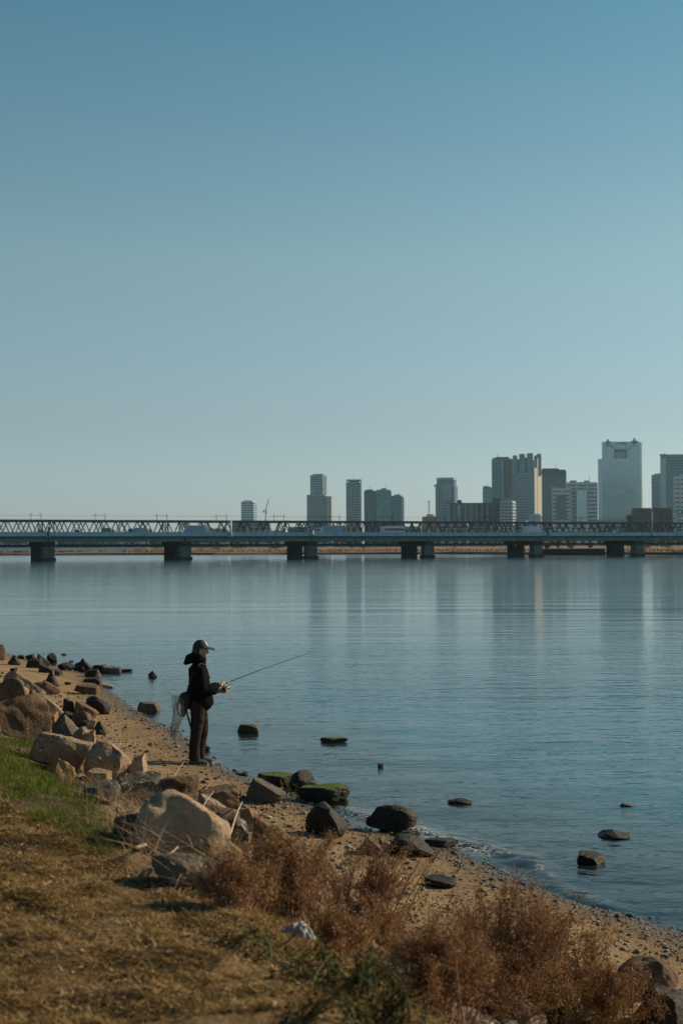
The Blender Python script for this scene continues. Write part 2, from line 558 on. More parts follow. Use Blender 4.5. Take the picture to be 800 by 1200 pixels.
M['tan'] = rock_mat('tan_granite', [(0.32, (0.12, 0.075, 0.045)), (0.5, (0.36, 0.25, 0.165)), (0.68, (0.50, 0.38, 0.265))], 0.25)
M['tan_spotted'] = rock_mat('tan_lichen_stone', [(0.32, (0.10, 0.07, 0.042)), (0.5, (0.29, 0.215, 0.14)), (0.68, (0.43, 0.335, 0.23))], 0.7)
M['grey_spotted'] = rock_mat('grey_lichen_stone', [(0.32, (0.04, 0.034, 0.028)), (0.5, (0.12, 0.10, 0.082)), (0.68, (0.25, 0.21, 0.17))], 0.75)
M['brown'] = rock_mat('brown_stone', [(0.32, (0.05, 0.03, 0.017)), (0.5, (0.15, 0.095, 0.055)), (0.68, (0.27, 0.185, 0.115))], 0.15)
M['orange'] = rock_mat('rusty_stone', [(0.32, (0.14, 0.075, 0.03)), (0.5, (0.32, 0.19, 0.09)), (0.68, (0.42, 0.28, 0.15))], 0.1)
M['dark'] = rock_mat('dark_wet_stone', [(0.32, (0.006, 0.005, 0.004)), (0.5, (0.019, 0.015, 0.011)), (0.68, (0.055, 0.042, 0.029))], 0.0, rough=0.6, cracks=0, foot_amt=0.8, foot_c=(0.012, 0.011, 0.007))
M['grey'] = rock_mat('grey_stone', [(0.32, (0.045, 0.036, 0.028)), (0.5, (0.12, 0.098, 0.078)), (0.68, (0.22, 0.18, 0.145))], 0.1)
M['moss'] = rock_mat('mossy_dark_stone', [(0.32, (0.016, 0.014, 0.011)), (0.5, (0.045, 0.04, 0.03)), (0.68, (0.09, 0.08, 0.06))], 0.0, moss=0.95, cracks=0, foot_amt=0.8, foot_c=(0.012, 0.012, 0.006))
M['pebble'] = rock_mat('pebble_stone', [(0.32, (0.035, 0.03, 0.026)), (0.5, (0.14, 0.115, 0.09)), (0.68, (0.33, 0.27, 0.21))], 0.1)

M['straw'] = leafy('straw', [(0.0, (0.06, 0.03, 0.011)), (0.3, (0.23, 0.138, 0.05)), (0.7, (0.48, 0.32, 0.135)), (1.0, (0.68, 0.52, 0.29))], 0.15)
M['reed'] = leafy('dead_reed', [(0.0, (0.13, 0.085, 0.05)), (0.5, (0.30, 0.205, 0.125)), (1.0, (0.46, 0.35, 0.23))], 0.1)
M['grass'] = leafy('green_grass', [(0.0, (0.035, 0.055, 0.010)), (0.45, (0.09, 0.15, 0.020)), (0.75, (0.17, 0.23, 0.035)), (0.87, (0.26, 0.23, 0.07)), (1.0, (0.38, 0.28, 0.12))], 0.35)
M['brownleaf'] = leafy('withered_seed_head', [(0.0, (0.075, 0.036, 0.017)), (0.4, (0.22, 0.108, 0.047)), (0.75, (0.36, 0.19, 0.09)), (1.0, (0.50, 0.33, 0.19))], 0.5)
M['ochreleaf'] = leafy('ochre_leaf', [(0.0, (0.08, 0.05, 0.012)), (0.5, (0.2, 0.13, 0.03)), (1.0, (0.32, 0.22, 0.07))], 0.35)
M['weedleaf'] = leafy('weed_leaf', [(0.0, (0.06, 0.034, 0.014)), (0.4, (0.12, 0.075, 0.03)), (0.62, (0.07, 0.065, 0.02)), (0.85, (0.08, 0.10, 0.025)), (1.0, (0.24, 0.26, 0.065))], 0.35)
M['yellowleaf'] = leafy('yellow_leaf', [(0.0, (0.30, 0.22, 0.02)), (1.0, (0.55, 0.42, 0.05))], 0.4)
M['stem'] = simple('withered_stem', (0.25, 0.145, 0.085), 0.9, 0.4, 12)
M['palestem'] = simple('pale_dead_stick', (0.40, 0.30, 0.21), 0.9, 0.3, 14)
M['greenstem'] = simple('green_stem', (0.08, 0.10, 0.035), 0.8, 0.3, 12)

# ================================================================== SETTING: ground, water
def spaced(dense, lo, hi, lo_far, hi_far, g=1.22):
    c = list(np.arange(lo, hi + 1e-6, dense))
    s = dense
    while c[-1] < hi_far:
        s *= g; c.append(min(c[-1] + s, hi_far))
    s = dense; a = []
    x = lo
    while x > lo_far:
        s *= g; x = max(x - s, lo_far); a.append(x)
    return np.array(a[::-1] + c)

def sheet(name, xs, ys, zf):
    Xg, Yg = np.meshgrid(xs, ys)
    nx, ny = len(xs), len(ys)
    Z = zf(Xg, Yg)
    V = np.stack([Xg.ravel(), Yg.ravel(), Z.ravel()], 1)
    i = np.arange((ny - 1) * nx).reshape(ny - 1, nx)[:, :-1].ravel()
    Fq = np.stack([i, i + 1, i + nx + 1, i + nx], 1)
    return mesh_np(name, V, Fq, True), Xg, Yg, Z

def in_poly(x, y, poly):
    r = np.zeros(np.shape(x), bool)
    n = len(poly)
    for i in range(n):
        x1, y1 = poly[i]; x2, y2 = poly[(i + 1) % n]
        c = ((y1 > y) != (y2 > y)) & (x < (x2 - x1) * (y - y1) / (y2 - y1 + 1e-12) + x1)
        r ^= c
    return r
def green_mask(x, y):
    W = [hit(*p) for p in [(-30, 858), (30, 868), (62, 884), (96, 920), (118, 950), (140, 985), (162, 1022), (150, 1030), (110, 1000), (62, 975), (20, 950), (-30, 940)]]
    P_ = np.array([(p.x, p.y) for p in W] + [(W[0].x, W[0].y)])
    d, _ = poly_dist(x, y, P_)
    d = np.where(in_poly(x, y, P_[:-1]), d, -d)
    return sstep(-0.12, 0.16, d + 0.25 * fbm(x * 3, y * 3, 61, 3))
xs = spaced(0.06, -8.0, 6.5, -900, 900, 1.12)
ys = np.concatenate([spaced(0.06, 3.0, 26.0, -60, 26.0, 1.12), np.arange(26.15, 48, 0.15), np.geomspace(48.3, 620, 60)])
me, Xg, Yg, Z = sheet('riverside_ground', xs, ys, ground_z)
set_attr(me, 'inland', shore_d(Xg, Yg).ravel())
GREEN_PX = [(-30, 858), (30, 868), (62, 884), (96, 920), (118, 950), (140, 985), (162, 1022), (150, 1030), (110, 1000), (62, 975), (20, 950), (-30, 940)]
set_attr(me, 'green', green_mask(Xg, Yg).ravel())
tag(link('riverside_ground', me, M['ground']), kind='structure')

# the low breaking ripple near the sand
RIDGE = np.array([[p.x, p.y] for p in [on_plane(*q) for q in [(395, 949), (430, 958), (470, 969), (510, 981), (545, 990), (580, 998), (606, 1006), (628, 1018), (642, 1030)]]])
RIDGE2 = np.array([[p.x, p.y] for p in [on_plane(*q) for q in [(636, 1034), (665, 1046), (700, 1060)]]])
def water_z(x, y):
    fade = 1.15 * (1 - sstep(13, 48, np.hypot(x, y)))
    z = np.zeros_like(x)
    d = shore_d(x, y)
    deep = sstep(-0.1, -1.2, d) if False else np.clip(-d / 1.2, 0.05, 1)
    z = z + 0.014 * fade * deep * (np.sin(1.35 * x * 0.55 + 2.6 * y * 0.5 + 2.0 * vnoise(x * .2, y * .2, 2)) * 0.35
        + 1.5 * vnoise(x * 0.42 + 0.1 * y, y * 1.05, 31) + 0.8 * vnoise(x * 1.0 - 0.2 * y, y * 2.1, 32))
    rd, sd = poly_dist(x, y, RIDGE)
    wob = 0.75 + 0.6 * vnoise(x * 2.2, y * 2.2, 44)
    z = z + 0.04 * wob * np.exp(-(rd / np.where(sd > 0, 0.22, 0.10)) ** 2) 
    rd2, s2 = poly_dist(x, y, RIDGE2)
    z = z + 0.022 * np.exp(-(rd2 / 0.12) ** 2)
    return z
xs = spaced(0.07, -5.5, 8.0, -1300, 1300, 1.10)
ys = np.concatenate([np.arange(4.0, 24, 0.07), np.geomspace(24.1, 3000, 300)])
me, Xg, Yg, Z = sheet('river_water', xs, ys, water_z)
set_attr(me, 'depth', np.maximum(Z - ground_z(Xg, Yg), 0).ravel())
FO = np.array([[p.x, p.y] for p in [on_plane(*q) for q in [(484, 972), (510, 983), (545, 993), (572, 1001)]]])
FO3 = RIDGE + np.array([0.02, 0.05])
FO2 = np.array([[p.x, p.y] for p in [on_plane(*q) for q in [(405, 953), (430, 960)]]])
fd, _ = poly_dist(Xg, Yg, FO); fd2, _ = poly_dist(Xg, Yg, FO2)
foam = np.exp(-(fd / 0.11) ** 2) + 0.7 * np.exp(-(fd2 / 0.10) ** 2)
fd3, _ = poly_dist(Xg, Yg, FO3)
foam = np.maximum(foam, 0.55 * np.exp(-(fd3 / 0.05) ** 2) * (vnoise(Xg * 2.3, Yg * 2.3, 18) > 0.0))
wd = shore_d(Xg, Yg)
foam = foam + 0.28 * np.exp(-((wd + 0.06) / 0.05) ** 2) * (vnoise(Xg * 1.1, Yg * 1.1, 8) > 0.05)
set_attr(me, 'foam', np.clip(foam, 0, 1).ravel())
tag(link('river_water', me, M['water']), kind='structure')

# ================================================================== ROCKS
_bm = bmesh.new()
bmesh.ops.create_icosphere(_bm, subdivisions=5, radius=1.0)
ICO_V = np.array([v.co[:] for v in _bm.verts]); ICO_F = np.array([[v.index for v in f.verts] for f in _bm.faces])
_bm.free()
_bm = bmesh.new()
bmesh.ops.create_icosphere(_bm, subdivisions=4, radius=1.0)
ICO4_V = np.array([v.co[:] for v in _bm.verts]); ICO4_F = np.array([[v.index for v in f.verts] for f in _bm.faces])
_bm.free()

def noise3(V, scale, seed, octv=4):
    s = np.zeros(len(V)); a = 1.0
    for o in range(octv):
        k = scale * 2 ** o
        s += a * (vnoise(V[:, 0] * k + V[:, 2] * k * 0.73, V[:, 1] * k - V[:, 2] * k * 0.51, seed + o * 5)
                  + vnoise(V[:, 1] * k + 7.1, V[:, 2] * k + V[:, 0] * k * 0.37, seed + o * 5 + 2))
        a *= 0.5
    return s

def rock_shape(shape, seed, big=False, tilt=0.0):
    rng = np.random.RandomState(seed)
    V = (ICO_V if big else ICO4_V).copy(); Fq = ICO_F if big else ICO4_F
    planes = []
    def P(n, d): planes.append((np.array(n, float) / np.linalg.norm(n), d))
    def rnd(k, a, b):
        for _ in range(k):
            n = rng.normal(size=3); P(n, rng.uniform(a, b))
    j = lambda s=0.30: rng.uniform(-s, s)
    if shape == 'round':
        rnd(12, 0.52, 0.88)
    elif shape == 'block':
        for s in (-1, 1):
            P((s, j(), j()), 0.62); P((j(), s, j()), 0.62); P((j(), j(), s), 0.55)
        rnd(5, 0.8, 0.95)
    elif shape == 'slab':
        P((j(.1), j(.1), 1), 0.42); P((j(.1), j(.1), -1), 0.42)
        P((1, j(), j(.3)), 0.72); P((-1, j(), j(.3)), 0.72); P((j(), -1, j()), 0.7)
        rnd(4, 0.8, 0.95)
    elif shape == 'wedge':                     # steep far-from-sun face, long slope down to the sunny side
        P((0.55, j(.1), 0.83), 0.34); P((-1, j(.2), 0.18 + j(.1)), 0.58); P((j(), -1, 0.1), 0.62); P((j(), 1, 0.1), 0.65)
        rnd(4, 0.8, 0.95)
    elif shape == 'pyramid':
        P((0.78, -0.25, 0.55), 0.36); P((-0.8, -0.3, 0.45), 0.40); P((0.1, 0.85, 0.5), 0.42); P((-0.1, -0.9, 0.4), 0.46)
        rnd(3, 0.85, 0.95)
    elif shape == 'flat':
        P((j(.15), j(.15), 1), 0.45)
        for _ in range(6):
            a = rng.uniform(0, 6.28); P((math.cos(a), math.sin(a), j(.4)), rng.uniform(0.65, 0.85))
        rnd(3, 0.85, 0.95)
    V = V * (1 + 0.16 * noise3(V, 1.1, seed, 2))[:, None]
    for n, d in planes:
        k = V @ n - d
        V = V - np.outer(np.maximum(k, 0) * 0.96, n)
    nn = V / np.maximum(np.linalg.norm(V, axis=1), 1e-6)[:, None]
    V = V + nn * (0.085 * noise3(V, 2.2, seed + 9, 3) + 0.05 * np.minimum(0, noise3(V, 3.1, seed + 30, 3)) + 0.025 * noise3(V, 11, seed + 19, 3 if big else 2))[:, None]
    if tilt:
        c, s = math.cos(tilt), math.sin(tilt)
        V = np.stack([V[:, 0] * c + V[:, 2] * s, V[:, 1], -V[:, 0] * s + V[:, 2] * c], 1)
    lo, hi = V.min(0), V.max(0)
    V = (V - (lo + hi) / 2) / ((hi - lo) / 2)
    return V, Fq

def rock(x0, x1, yt, yb, shape, mat, label, depth=0.85, tilt=0.0, seed=None, group=None, embed=0.3, lift=0.0, name='rock', rz=0.0):
    global _rock_n
    _rock_n += 1
    seed = seed if seed is not None else _rock_n * 13
    cxp = (x0 + x1) / 2
    Pt = hit(cxp, yb - 0.1 * (yb - yt))
    d = Pt.y
    w = (x1 - x0) * d / F_PX
    dp = max(w * depth, 0.05)
    pitch = (CAM_H - Pt.z) / d
    H = (yb - yt) * d / F_PX
    h = max(H - dp * pitch * (0.85 if shape in ('block', 'flat', 'slab') else 0.55), 0.35 * H)
    big = (x1 - x0) > 45
    V, Fq = rock_shape(shape, seed, big, tilt)
    if group == G3: h *= 0.72
    e = h * embed
    V = V * np.array([w / 2, dp / 2, (h + e) / 2])
    me = mesh_np(name, V, Fq, True)
    o = link(name, me, M[mat])
    dirv = Vector((Pt.x, Pt.y, 0)).normalized()
    rz = rz + ((seed * 37) % 100 / 100 - 0.5) * 0.7
    c = Pt + dirv * (dp * 0.42)
    o.location = (c.x, c.y, Pt.z + lift + (h - e) / 2)
    o.rotation_euler = (0, 0, -math.atan2(Pt.x, Pt.y) + rz)
    tag(o, label, 'rock', group)
    return o
_rock_n = 0
G1, G2, G3, G4 = 'dark rocks scattered over the far sand', 'boulders of the stone bank', 'stones standing in the shallow river', 'dark boulders along the waterline'
ROCKS = [
 # the far end of the beach
 (-9, 7, 757, 776, 'block', 'brown', 'tall upright brown boulder at the far end of the stony beach, where the sand begins', G1),
 (10, 25, 769, 781, 'pyramid', 'dark', 'dark pointed rock shaped like a small pyramid on the far sand', G1),
 (14, 20, 768, 772, 'round', 'dark', 'tiny dark stone peeking out behind the pyramid-shaped rock', G1),
 (21, 29, 768, 773, 'flat', 'dark', 'small dark stone at the far waterline between pyramid rock and rounded rock', G1),
 (30, 42, 767, 774, 'round', 'dark', 'dark humped rock at the far water edge beside the big dark block', G1),
 (42, 59, 767, 783, 'wedge', 'dark', 'big dark block with a sloping side in the far rock cluster', G1),
 (55, 67, 766, 777, 'round', 'dark', 'rounded dark rock with one pale spot at the tip of the far cluster', G1),
 (30, 50, 772, 784, 'slab', 'dark', 'wide low dark rock lying in front of the far cluster', G1),
 (45, 63, 778, 790, 'wedge', 'dark', 'dark sloping rock at the beach side of the far cluster', G1),
 (64, 74, 785, 793, 'round', 'grey', 'small charcoal grey stone just below the far cluster', G1),
 (68, 88, 777, 787, 'round', 'dark', 'low rounded dark rock between far cluster and peaked rock', G1),
 (86, 110, 773, 788, 'pyramid', 'dark', 'peaked dark rock with a sunlit brown flank at the water edge', G1),
 (107, 124, 779, 788, 'block', 'dark', 'dark squarish rock next to the peaked rock with the sunlit flank', G1),
 (120, 143, 781, 789, 'slab', 'grey_spotted', 'low grey rock with a pale end on the little rocky point', G1),
 (138, 156, 783, 788, 'round', 'dark', 'flat dark slab barely above water at the tip of the rocky point', G3),
 (110, 120, 784, 796, 'pyramid', 'tan_spotted', 'pale upright stone among dark rocks of the rocky point', G1),
 (99, 113, 785, 795, 'block', 'dark', 'dark rock leaning against the pale upright stone', G1),
 (97, 119, 794, 801, 'slab', 'dark', 'long low black rock under the pale upright stone', G1),
 (110, 121, 800, 810, 'round', 'dark', 'round dark rock at the water edge below the long low black rock', G1),
 (119, 134, 800, 807, 'wedge', 'tan_spotted', 'flat pebbly pale stone washed by water beside the round dark rock', G3),
 (88, 117, 802, 815, 'slab', 'brown', 'long sloping brown slab lying on the sand near the water', G1, dict(tilt=0.25)),
 (53, 71, 789, 807, 'pyramid', 'dark', 'tall dark peaked boulder standing behind its lighter twin on the sand', G1),
 (48, 71, 798, 816, 'wedge', 'brown', 'brown boulder with a black shaded face before the tall peaked one', G1),
 (37, 53, 799, 810, 'block', 'grey', 'small grey rock tucked beside the twin peaked boulders', G1),
 (76, 84, 799, 803, 'flat', 'dark', 'thin flat dark stone alone on open sand beyond the sloping slab', G1),
 (12, 21, 783, 788, 'flat', 'dark', 'small flat dark stone alone on far sand below the pyramid rock', G1),
 (174, 185, 784, 795, 'pyramid', 'dark', 'lone small pointed rock standing in calm water off the rocky point', G3),
 (72, 79, 765, 768, 'pyramid', 'dark', 'thin dark rock awash farthest out from the far cluster', G3),
 (81, 87, 774, 776, 'round', 'dark', 'tiny dark rock awash off the far cluster, closer in than the other', G3),
 (162, 188, 819, 836, 'block', 'grey', 'squarish grey-brown rock standing in water behind the angler', G3),
 # the stone bank, far to near
 (-6, 36, 798, 842, 'round', 'brown', 'weathered brown boulder behind the big shadowed one at the stone bank', G2),
 (3, 54, 789, 830, 'wedge', 'tan_spotted', 'large smooth tan slab with grey lichen on its upper end', G2, dict(tilt=0.1)),
 (-12, 58, 818, 872, 'block', 'brown', 'huge brown boulder with a dark overhanging face above the grass', G2, dict(lift=0.05)),
 (8, 34, 806, 830, 'slab', 'tan', 'cracked pale slab lying on top of the huge brown boulder', G2, dict(tilt=0.3, lift=0.1)),
 (23, 42, 809, 830, 'block', 'brown', 'reddish brown stone wedged between cracked slab and white speckled stone', G2),
 (38, 58, 816, 842, 'round', 'grey_spotted', 'white and black speckled stone above the huge brown boulder', G2, dict(tilt=0.3)),
 (44, 77, 816, 850, 'wedge', 'tan', 'smooth plain tan rock leaning on the white speckled stone', G2),
 (73, 89, 820, 842, 'round', 'dark', 'black shaded rock beside the smooth plain tan rock', G2),
 (73, 90, 834, 852, 'block', 'dark', 'black boxy rock below the black shaded one', G2),
 (86, 117, 821, 845, 'wedge', 'brown', 'brown rock with a long sunlit slope beneath the big black boulder', G2),
 (96, 130, 817, 839, 'round', 'dark', 'big black rounded boulder near the sand behind the sloping brown rock', G2),
 (84, 109, 835, 856, 'round', 'brown', 'rough crumbly brown rock below the sloping brown rock', G2),
 (94, 112, 845, 857, 'flat', 'dark', 'low dark stone on sand between crumbly brown rock and speckled boulder', G2),
 (109, 126, 846, 863, 'pyramid', 'dark', 'small dark pointed stone on sand at the outer edge of the bank', G2),
 (44, 70, 836, 862, 'block', 'orange', 'sunlit orange-brown block between huge brown boulder and crusted boulder', G2),
 (55, 97, 842, 879, 'pyramid', 'grey_spotted', 'dark boulder veined with white crust above the long slab', G2, dict(lift=0.05)),
 (82, 106, 854, 880, 'round', 'tan_spotted', 'pale mottled stone tucked under the white-crusted boulder', G2),
 (97, 114, 858, 884, 'block', 'tan', 'small tan stone between mottled stone and the sand', G2),
 (33, 118, 864, 910, 'slab', 'tan_spotted', 'long pale slab slanting down from the grass with a bright broken end', G2, dict(tilt=0.33, depth=0.5, lift=0.08)),
 (98, 156, 872, 922, 'round', 'tan', 'big smooth rounded tan boulder with a shaded hollow', G2, dict(tilt=0.35)),
 (146, 174, 887, 920, 'round', 'tan', 'smaller smooth tan boulder tucked behind the big rounded one', G2, dict(tilt=0.4)),
 (100, 131, 902, 926, 'block', 'tan', 'bright tan cube-like stone under the broken end of the long slab', G2),
 (56, 88, 888, 920, 'slab', 'orange', 'reddish stone in shade beneath the long slab next to grass', G2, dict(tilt=0.5)),
 (97, 142, 916, 945, 'flat', 'grey_spotted', 'low grey stone blotched with dark lichen below the cube-like stone', G2),
 (138, 190, 906, 945, 'block', 'grey_spotted', 'dark lichened boulder in shade below the smooth tan boulders', G2),
 (170, 234, 907, 948, 'flat', 'brown', 'broad low earthy brown rock sunk in the sand near the angler', G2),
 (185, 202, 926, 946, 'slab', 'tan', 'narrow tan stone standing on edge behind the great pitted boulder', G2, dict(tilt=0.8)),
 (231, 279, 921, 957, 'block', 'brown', 'wide dark brown block with one sunlit end on the sand', G2),
 (228, 268, 933, 965, 'wedge', 'tan_spotted', 'tan stone resting before the wide dark brown block', G2),
 (128, 176, 952, 990, 'block', 'grey', 'dark grey stone in the shadow of the great pitted boulder', G2),
 (152, 268, 932, 1022, 'round', 'tan', 'great pitted tan granite boulder, largest of the bank', G2, dict(tilt=0.42, depth=0.75, seed=5)),
 (180, 258, 1000, 1048, 'round', 'grey_spotted', 'dark lichen-covered stone half buried below the great pitted boulder', G2),
 (276, 304, 949, 978, 'round', 'orange', 'small orange stone beside the brown and white one on the bank', G2),
 (248, 282, 950, 984, 'round', 'brown', 'rounded dark brown stone between great boulder and orange stone', G2),
 (258, 292, 962, 1004, 'round', 'grey_spotted', 'whitish crusted stone before the rounded dark brown one', G2),
 (293, 347, 957, 1010, 'wedge', 'brown', 'brown boulder with a pale edge behind the green leafy plant', G2),
 # the waterline
 (286, 334, 913, 945, 'wedge', 'grey', 'angular rock with a pale grey sunlit top and black side', G4, dict(tilt=0.05)),
 (301, 346, 906, 925, 'flat', 'moss', 'flat rock with bright green algae behind the black round boulder', G4),
 (337, 369, 904, 930, 'round', 'dark', 'black round boulder between two green algae-covered rocks', G4),
 (348, 410, 918, 944, 'flat', 'moss', 'flat mossy green rock reaching out into the water', G4),
 (357, 407, 943, 986, 'round', 'dark', 'rough dark boulder rising behind the withered brown shrub', G4, dict(tilt=0.5)),
 (418, 454, 982, 1006, 'wedge', 'grey', 'grey slanting stone on sand beside the withered shrub', G4, dict(tilt=0.3)),
 (436, 459, 982, 1003, 'wedge', 'grey_spotted', 'light grey thin stone leaning on the grey slanting stone', G4, dict(tilt=0.4)),
 (429, 490, 945, 978, 'round', 'dark', 'biggest black boulder at the waterline, humped with a low outer end', G4, dict(tilt=0.25, depth=0.6)),
 (455, 508, 980, 1007, 'round', 'dark', 'dark weedy boulder on sand just below the biggest black one', G4),
 (497, 538, 981, 995, 'flat', 'dark', 'low flat black rock where the small wave breaks', G4),
 (496, 536, 1026, 1043, 'flat', 'dark', 'low dark rock half buried in the sand above the wave', G4),
 (276, 305, 845, 860, 'block', 'grey', 'dark rock with a pale sloping end in the water beyond the angler', G3, dict(tilt=0.1)),
 (377, 406, 862, 872, 'block', 'moss', 'low green-topped rock out in open water', G3),
 (442, 449, 893, 900, 'block', 'dark', 'tiny dark stub of stone poking out of open water', G3),
 (524, 553, 934, 944, 'round', 'dark', 'low ragged rock with a pale tip in rippled water', G3),
 (726, 741, 940, 946, 'wedge', 'grey', 'small pale-topped rock, farthest out of the stones off the sand', G3),
 (698, 738, 970, 985, 'pyramid', 'dark', 'long low dark rock with a pale tip in the water', G3),
 (673, 708, 994, 1016, 'block', 'dark', 'square black block standing in water near the pebbly shore', G3),
 (235, 247, 869, 881, 'wedge', 'dark', 'dark stone at the water edge just past the feet of the angler', G3),
 (281, 291, 903, 909, 'round', 'dark', 'thumb-sized dark stone in the shallows near the grey-topped rock', G3),
 (722, 794, 1126, 1175, 'round', 'brown', 'rough brown boulder on the pebbly sand beside the big withered shrub', G2),
 (742, 812, 1160, 1215, 'round', 'dark', 'black boulder below the rough brown one on the pebbly sand', G2),
]
for r_ in ROCKS:
    o = r_[8] if len(r_) > 8 else {}
    rock(*r_[:7], group=r_[7], **o)

# smaller broken stones lying between the boulders, none unlike the next
_rs = np.random.RandomState(77)
_n = 0
while _n < 56:
    y_ = 8.4 + 22 * _rs.uniform() ** 1.5; x_ = _rs.uniform(-0.25, 0.08) * y_
    d_ = float(shore_d(np.array([x_]), np.array([y_]))[0])
    if not 2.3 < d_ < 4.7 or float(green_mask(np.array([x_]), np.array([y_]))[0]) > 0.1: continue
    s_ = _rs.uniform(0.07, 0.19)
    V_, F_ = rock_shape(['block', 'wedge', 'pyramid', 'slab', 'round'][_n % 5], 900 + _n * 7, False, _rs.uniform(-0.6, 0.6))
    V_ = V_ * np.array([s_, s_ * _rs.uniform(0.6, 0.95), s_ * _rs.uniform(0.45, 0.8)])
    o_ = link('stone', mesh_np('stone', V_, F_, True), M[['tan', 'tan_spotted', 'brown', 'tan', 'grey_spotted', 'orange', 'tan_spotted'][_n % 7]])
    o_.location = (x_, y_, gz(x_, y_) + 0.2 * s_); o_.rotation_euler = (0, 0, _rs.uniform(0, 6.28))
    tag(o_, 'loose angular stone lying between the bigger boulders of the stone bank', 'stone', 'loose stones in the stone bank')
    _n += 1

# pebbles strewn over the beach: nobody could count them
def scatter_pebbles(n, seed):
    rng = np.random.RandomState(seed)
    base = np.array([[0, 0, 1], [0.9, 0, 0.1], [0.28, 0.86, 0.05], [-0.73, 0.53, 0.1], [-0.73, -0.53, 0], [0.28, -0.86, 0.1], [0, 0, -0.6],
                     [0.55, 0.4, 0.62], [-0.2, 0.66, 0.6], [-0.65, 0, 0.65], [-0.2, -0.66, 0.6], [0.55, -0.4, 0.62]])
    bf = np.array([[0, 7, 8], [0, 8, 9], [0, 9, 10], [0, 10, 11], [0, 11, 7], [7, 1, 2], [7, 2, 8], [8, 2, 3], [8, 3, 9], [9, 3, 4], [9, 4, 10], [10, 4, 5], [10, 5, 11], [11, 5, 1], [11, 1, 7], [6, 2, 1], [6, 3, 2], [6, 4, 3], [6, 5, 4], [6, 1, 5]])
    u = rng.uniform(0, 1, n * 3); y = 6.5 + 24 * u ** 1.35
    x = rng.uniform(-0.24, 0.27, n * 3) * y
    d = shore_d(x, y)
    p = np.where(d < 0.45, 1.0, 0.75) * (0.35 + 1.3 * np.clip(vnoise(x * 0.9, y * 0.9, 77) + 0.45, 0, 1)) * (d < 3.6)
    p = p * np.where((x > 0.8) & (d < 0.7), 2.2, 1.0)
    k = (d > -0.25) & (rng.uniform(0, 1, len(x)) < p * 0.62)
    x, y, d = x[k][:n], y[k][:n], d[k][:n]
    z = ground_z(x, y)
    s = rng.gamma(1.6, 0.0062, len(x)) + 0.005
    s = np.minimum(s * np.where(rng.uniform(0, 1, len(x)) < 0.04, 2.4, 1.0), 0.06) * np.where(x > 0.6, 0.72, 1.0)
    V, Fq = [], []
    for i in range(len(x)):
        a = rng.uniform(0, 6.28); c, q = math.cos(a), math.sin(a)
        b = base * np.array([1.0, rng.uniform(0.6, 1), rng.uniform(0.3, 0.6)]) * s[i] * rng.uniform(0.8, 1.2, (12, 1))
        V.append(np.stack([b[:, 0] * c - b[:, 1] * q + x[i], b[:, 0] * q + b[:, 1] * c + y[i], b[:, 2] + z[i] + 0.15 * s[i]], 1))
        Fq.append(bf + 12 * i)
    me = mesh_np('beach_pebbles', np.concatenate(V), np.concatenate(Fq), False)
    set_attr(me, 'tint', np.repeat(np.clip(rng.normal(0.36, 0.27, len(x)), 0, 1), 12))
    return me
def bank_rubble(n, seed):
    rng = np.random.RandomState(seed)
    V0, F0 = ICO_R
    y = 6.0 + 30 * rng.uniform(0, 1, n * 6) ** 1.6; x = rng.uniform(-0.26, 0.12, n * 6) * y
    d = shore_d(x, y)
    k = (d > 2.0) & (d < 4.7) & (vnoise(x * 1.3, y * 1.3, 91) > -0.18) & (y > 8.2 + 1.2 * vnoise(x * 2, y * 2, 5)) & (green_mask(x, y) < 0.05)
    x, y = x[k][:n], y[k][:n]
    z = ground_z(x, y); V, Fq, T_ = [], [], []
    for i in range(len(x)):
        s = 0.014 + rng.gamma(1.5, 0.019); s = min(s, 0.12); a = rng.uniform(0, 6.28); c, q = math.cos(a), math.sin(a)
        b = V0 * (1 + 0.35 * rng.uniform(-1, 1, (len(V0), 1))) * np.array([1, rng.uniform(.6, .9), rng.uniform(.4, .7)]) * s
        V.append(np.stack([b[:, 0] * c - b[:, 1] * q + x[i], b[:, 0] * q + b[:, 1] * c + y[i], b[:, 2] + z[i] + 0.2 * s], 1)); Fq.append(F0 + len(V0) * i)
        T_ += [np.clip(rng.normal(0.52, 0.22), 0, 0.82)] * len(V0)
    me = mesh_np('bank_rubble', np.concatenate(V), np.concatenate(Fq), False); set_attr(me, 'tint', T_)
    return me
_bm = bmesh.new(); bmesh.ops.create_icosphere(_bm, subdivisions=2, radius=1.0)
ICO_R = (np.array([v.co[:] for v in _bm.verts]), np.array([[v.index for v in f.verts] for f in _bm.faces])); _bm.free()
t = NT('pebbles')
c = t.ramp(t.attr('tint'), [(0.0, (0.025, 0.022, 0.02)), (0.4, (0.10, 0.08, 0.062)), (0.75, (0.26, 0.20, 0.145)), (1.0, (0.50, 0.45, 0.38))])
pm = t.done(t.principled(t.mix(0.3, c, t.ramp(t.noise(60, 3), [(0.3, (0.05, 0.04, 0.03)), (0.7, (0.35, 0.29, 0.22))])), 0.7, None, 0, 0.4))
tag(link('bank_rubble', bank_rubble(1700, 12), pm), 'small broken stones filling the gaps between the boulders', 'rubble', kind='stuff')
tag(link('beach_pebbles', scatter_pebbles(26000, 3), pm), 'small dark and pale pebbles strewn over the sandy beach', 'pebbles', kind='stuff')

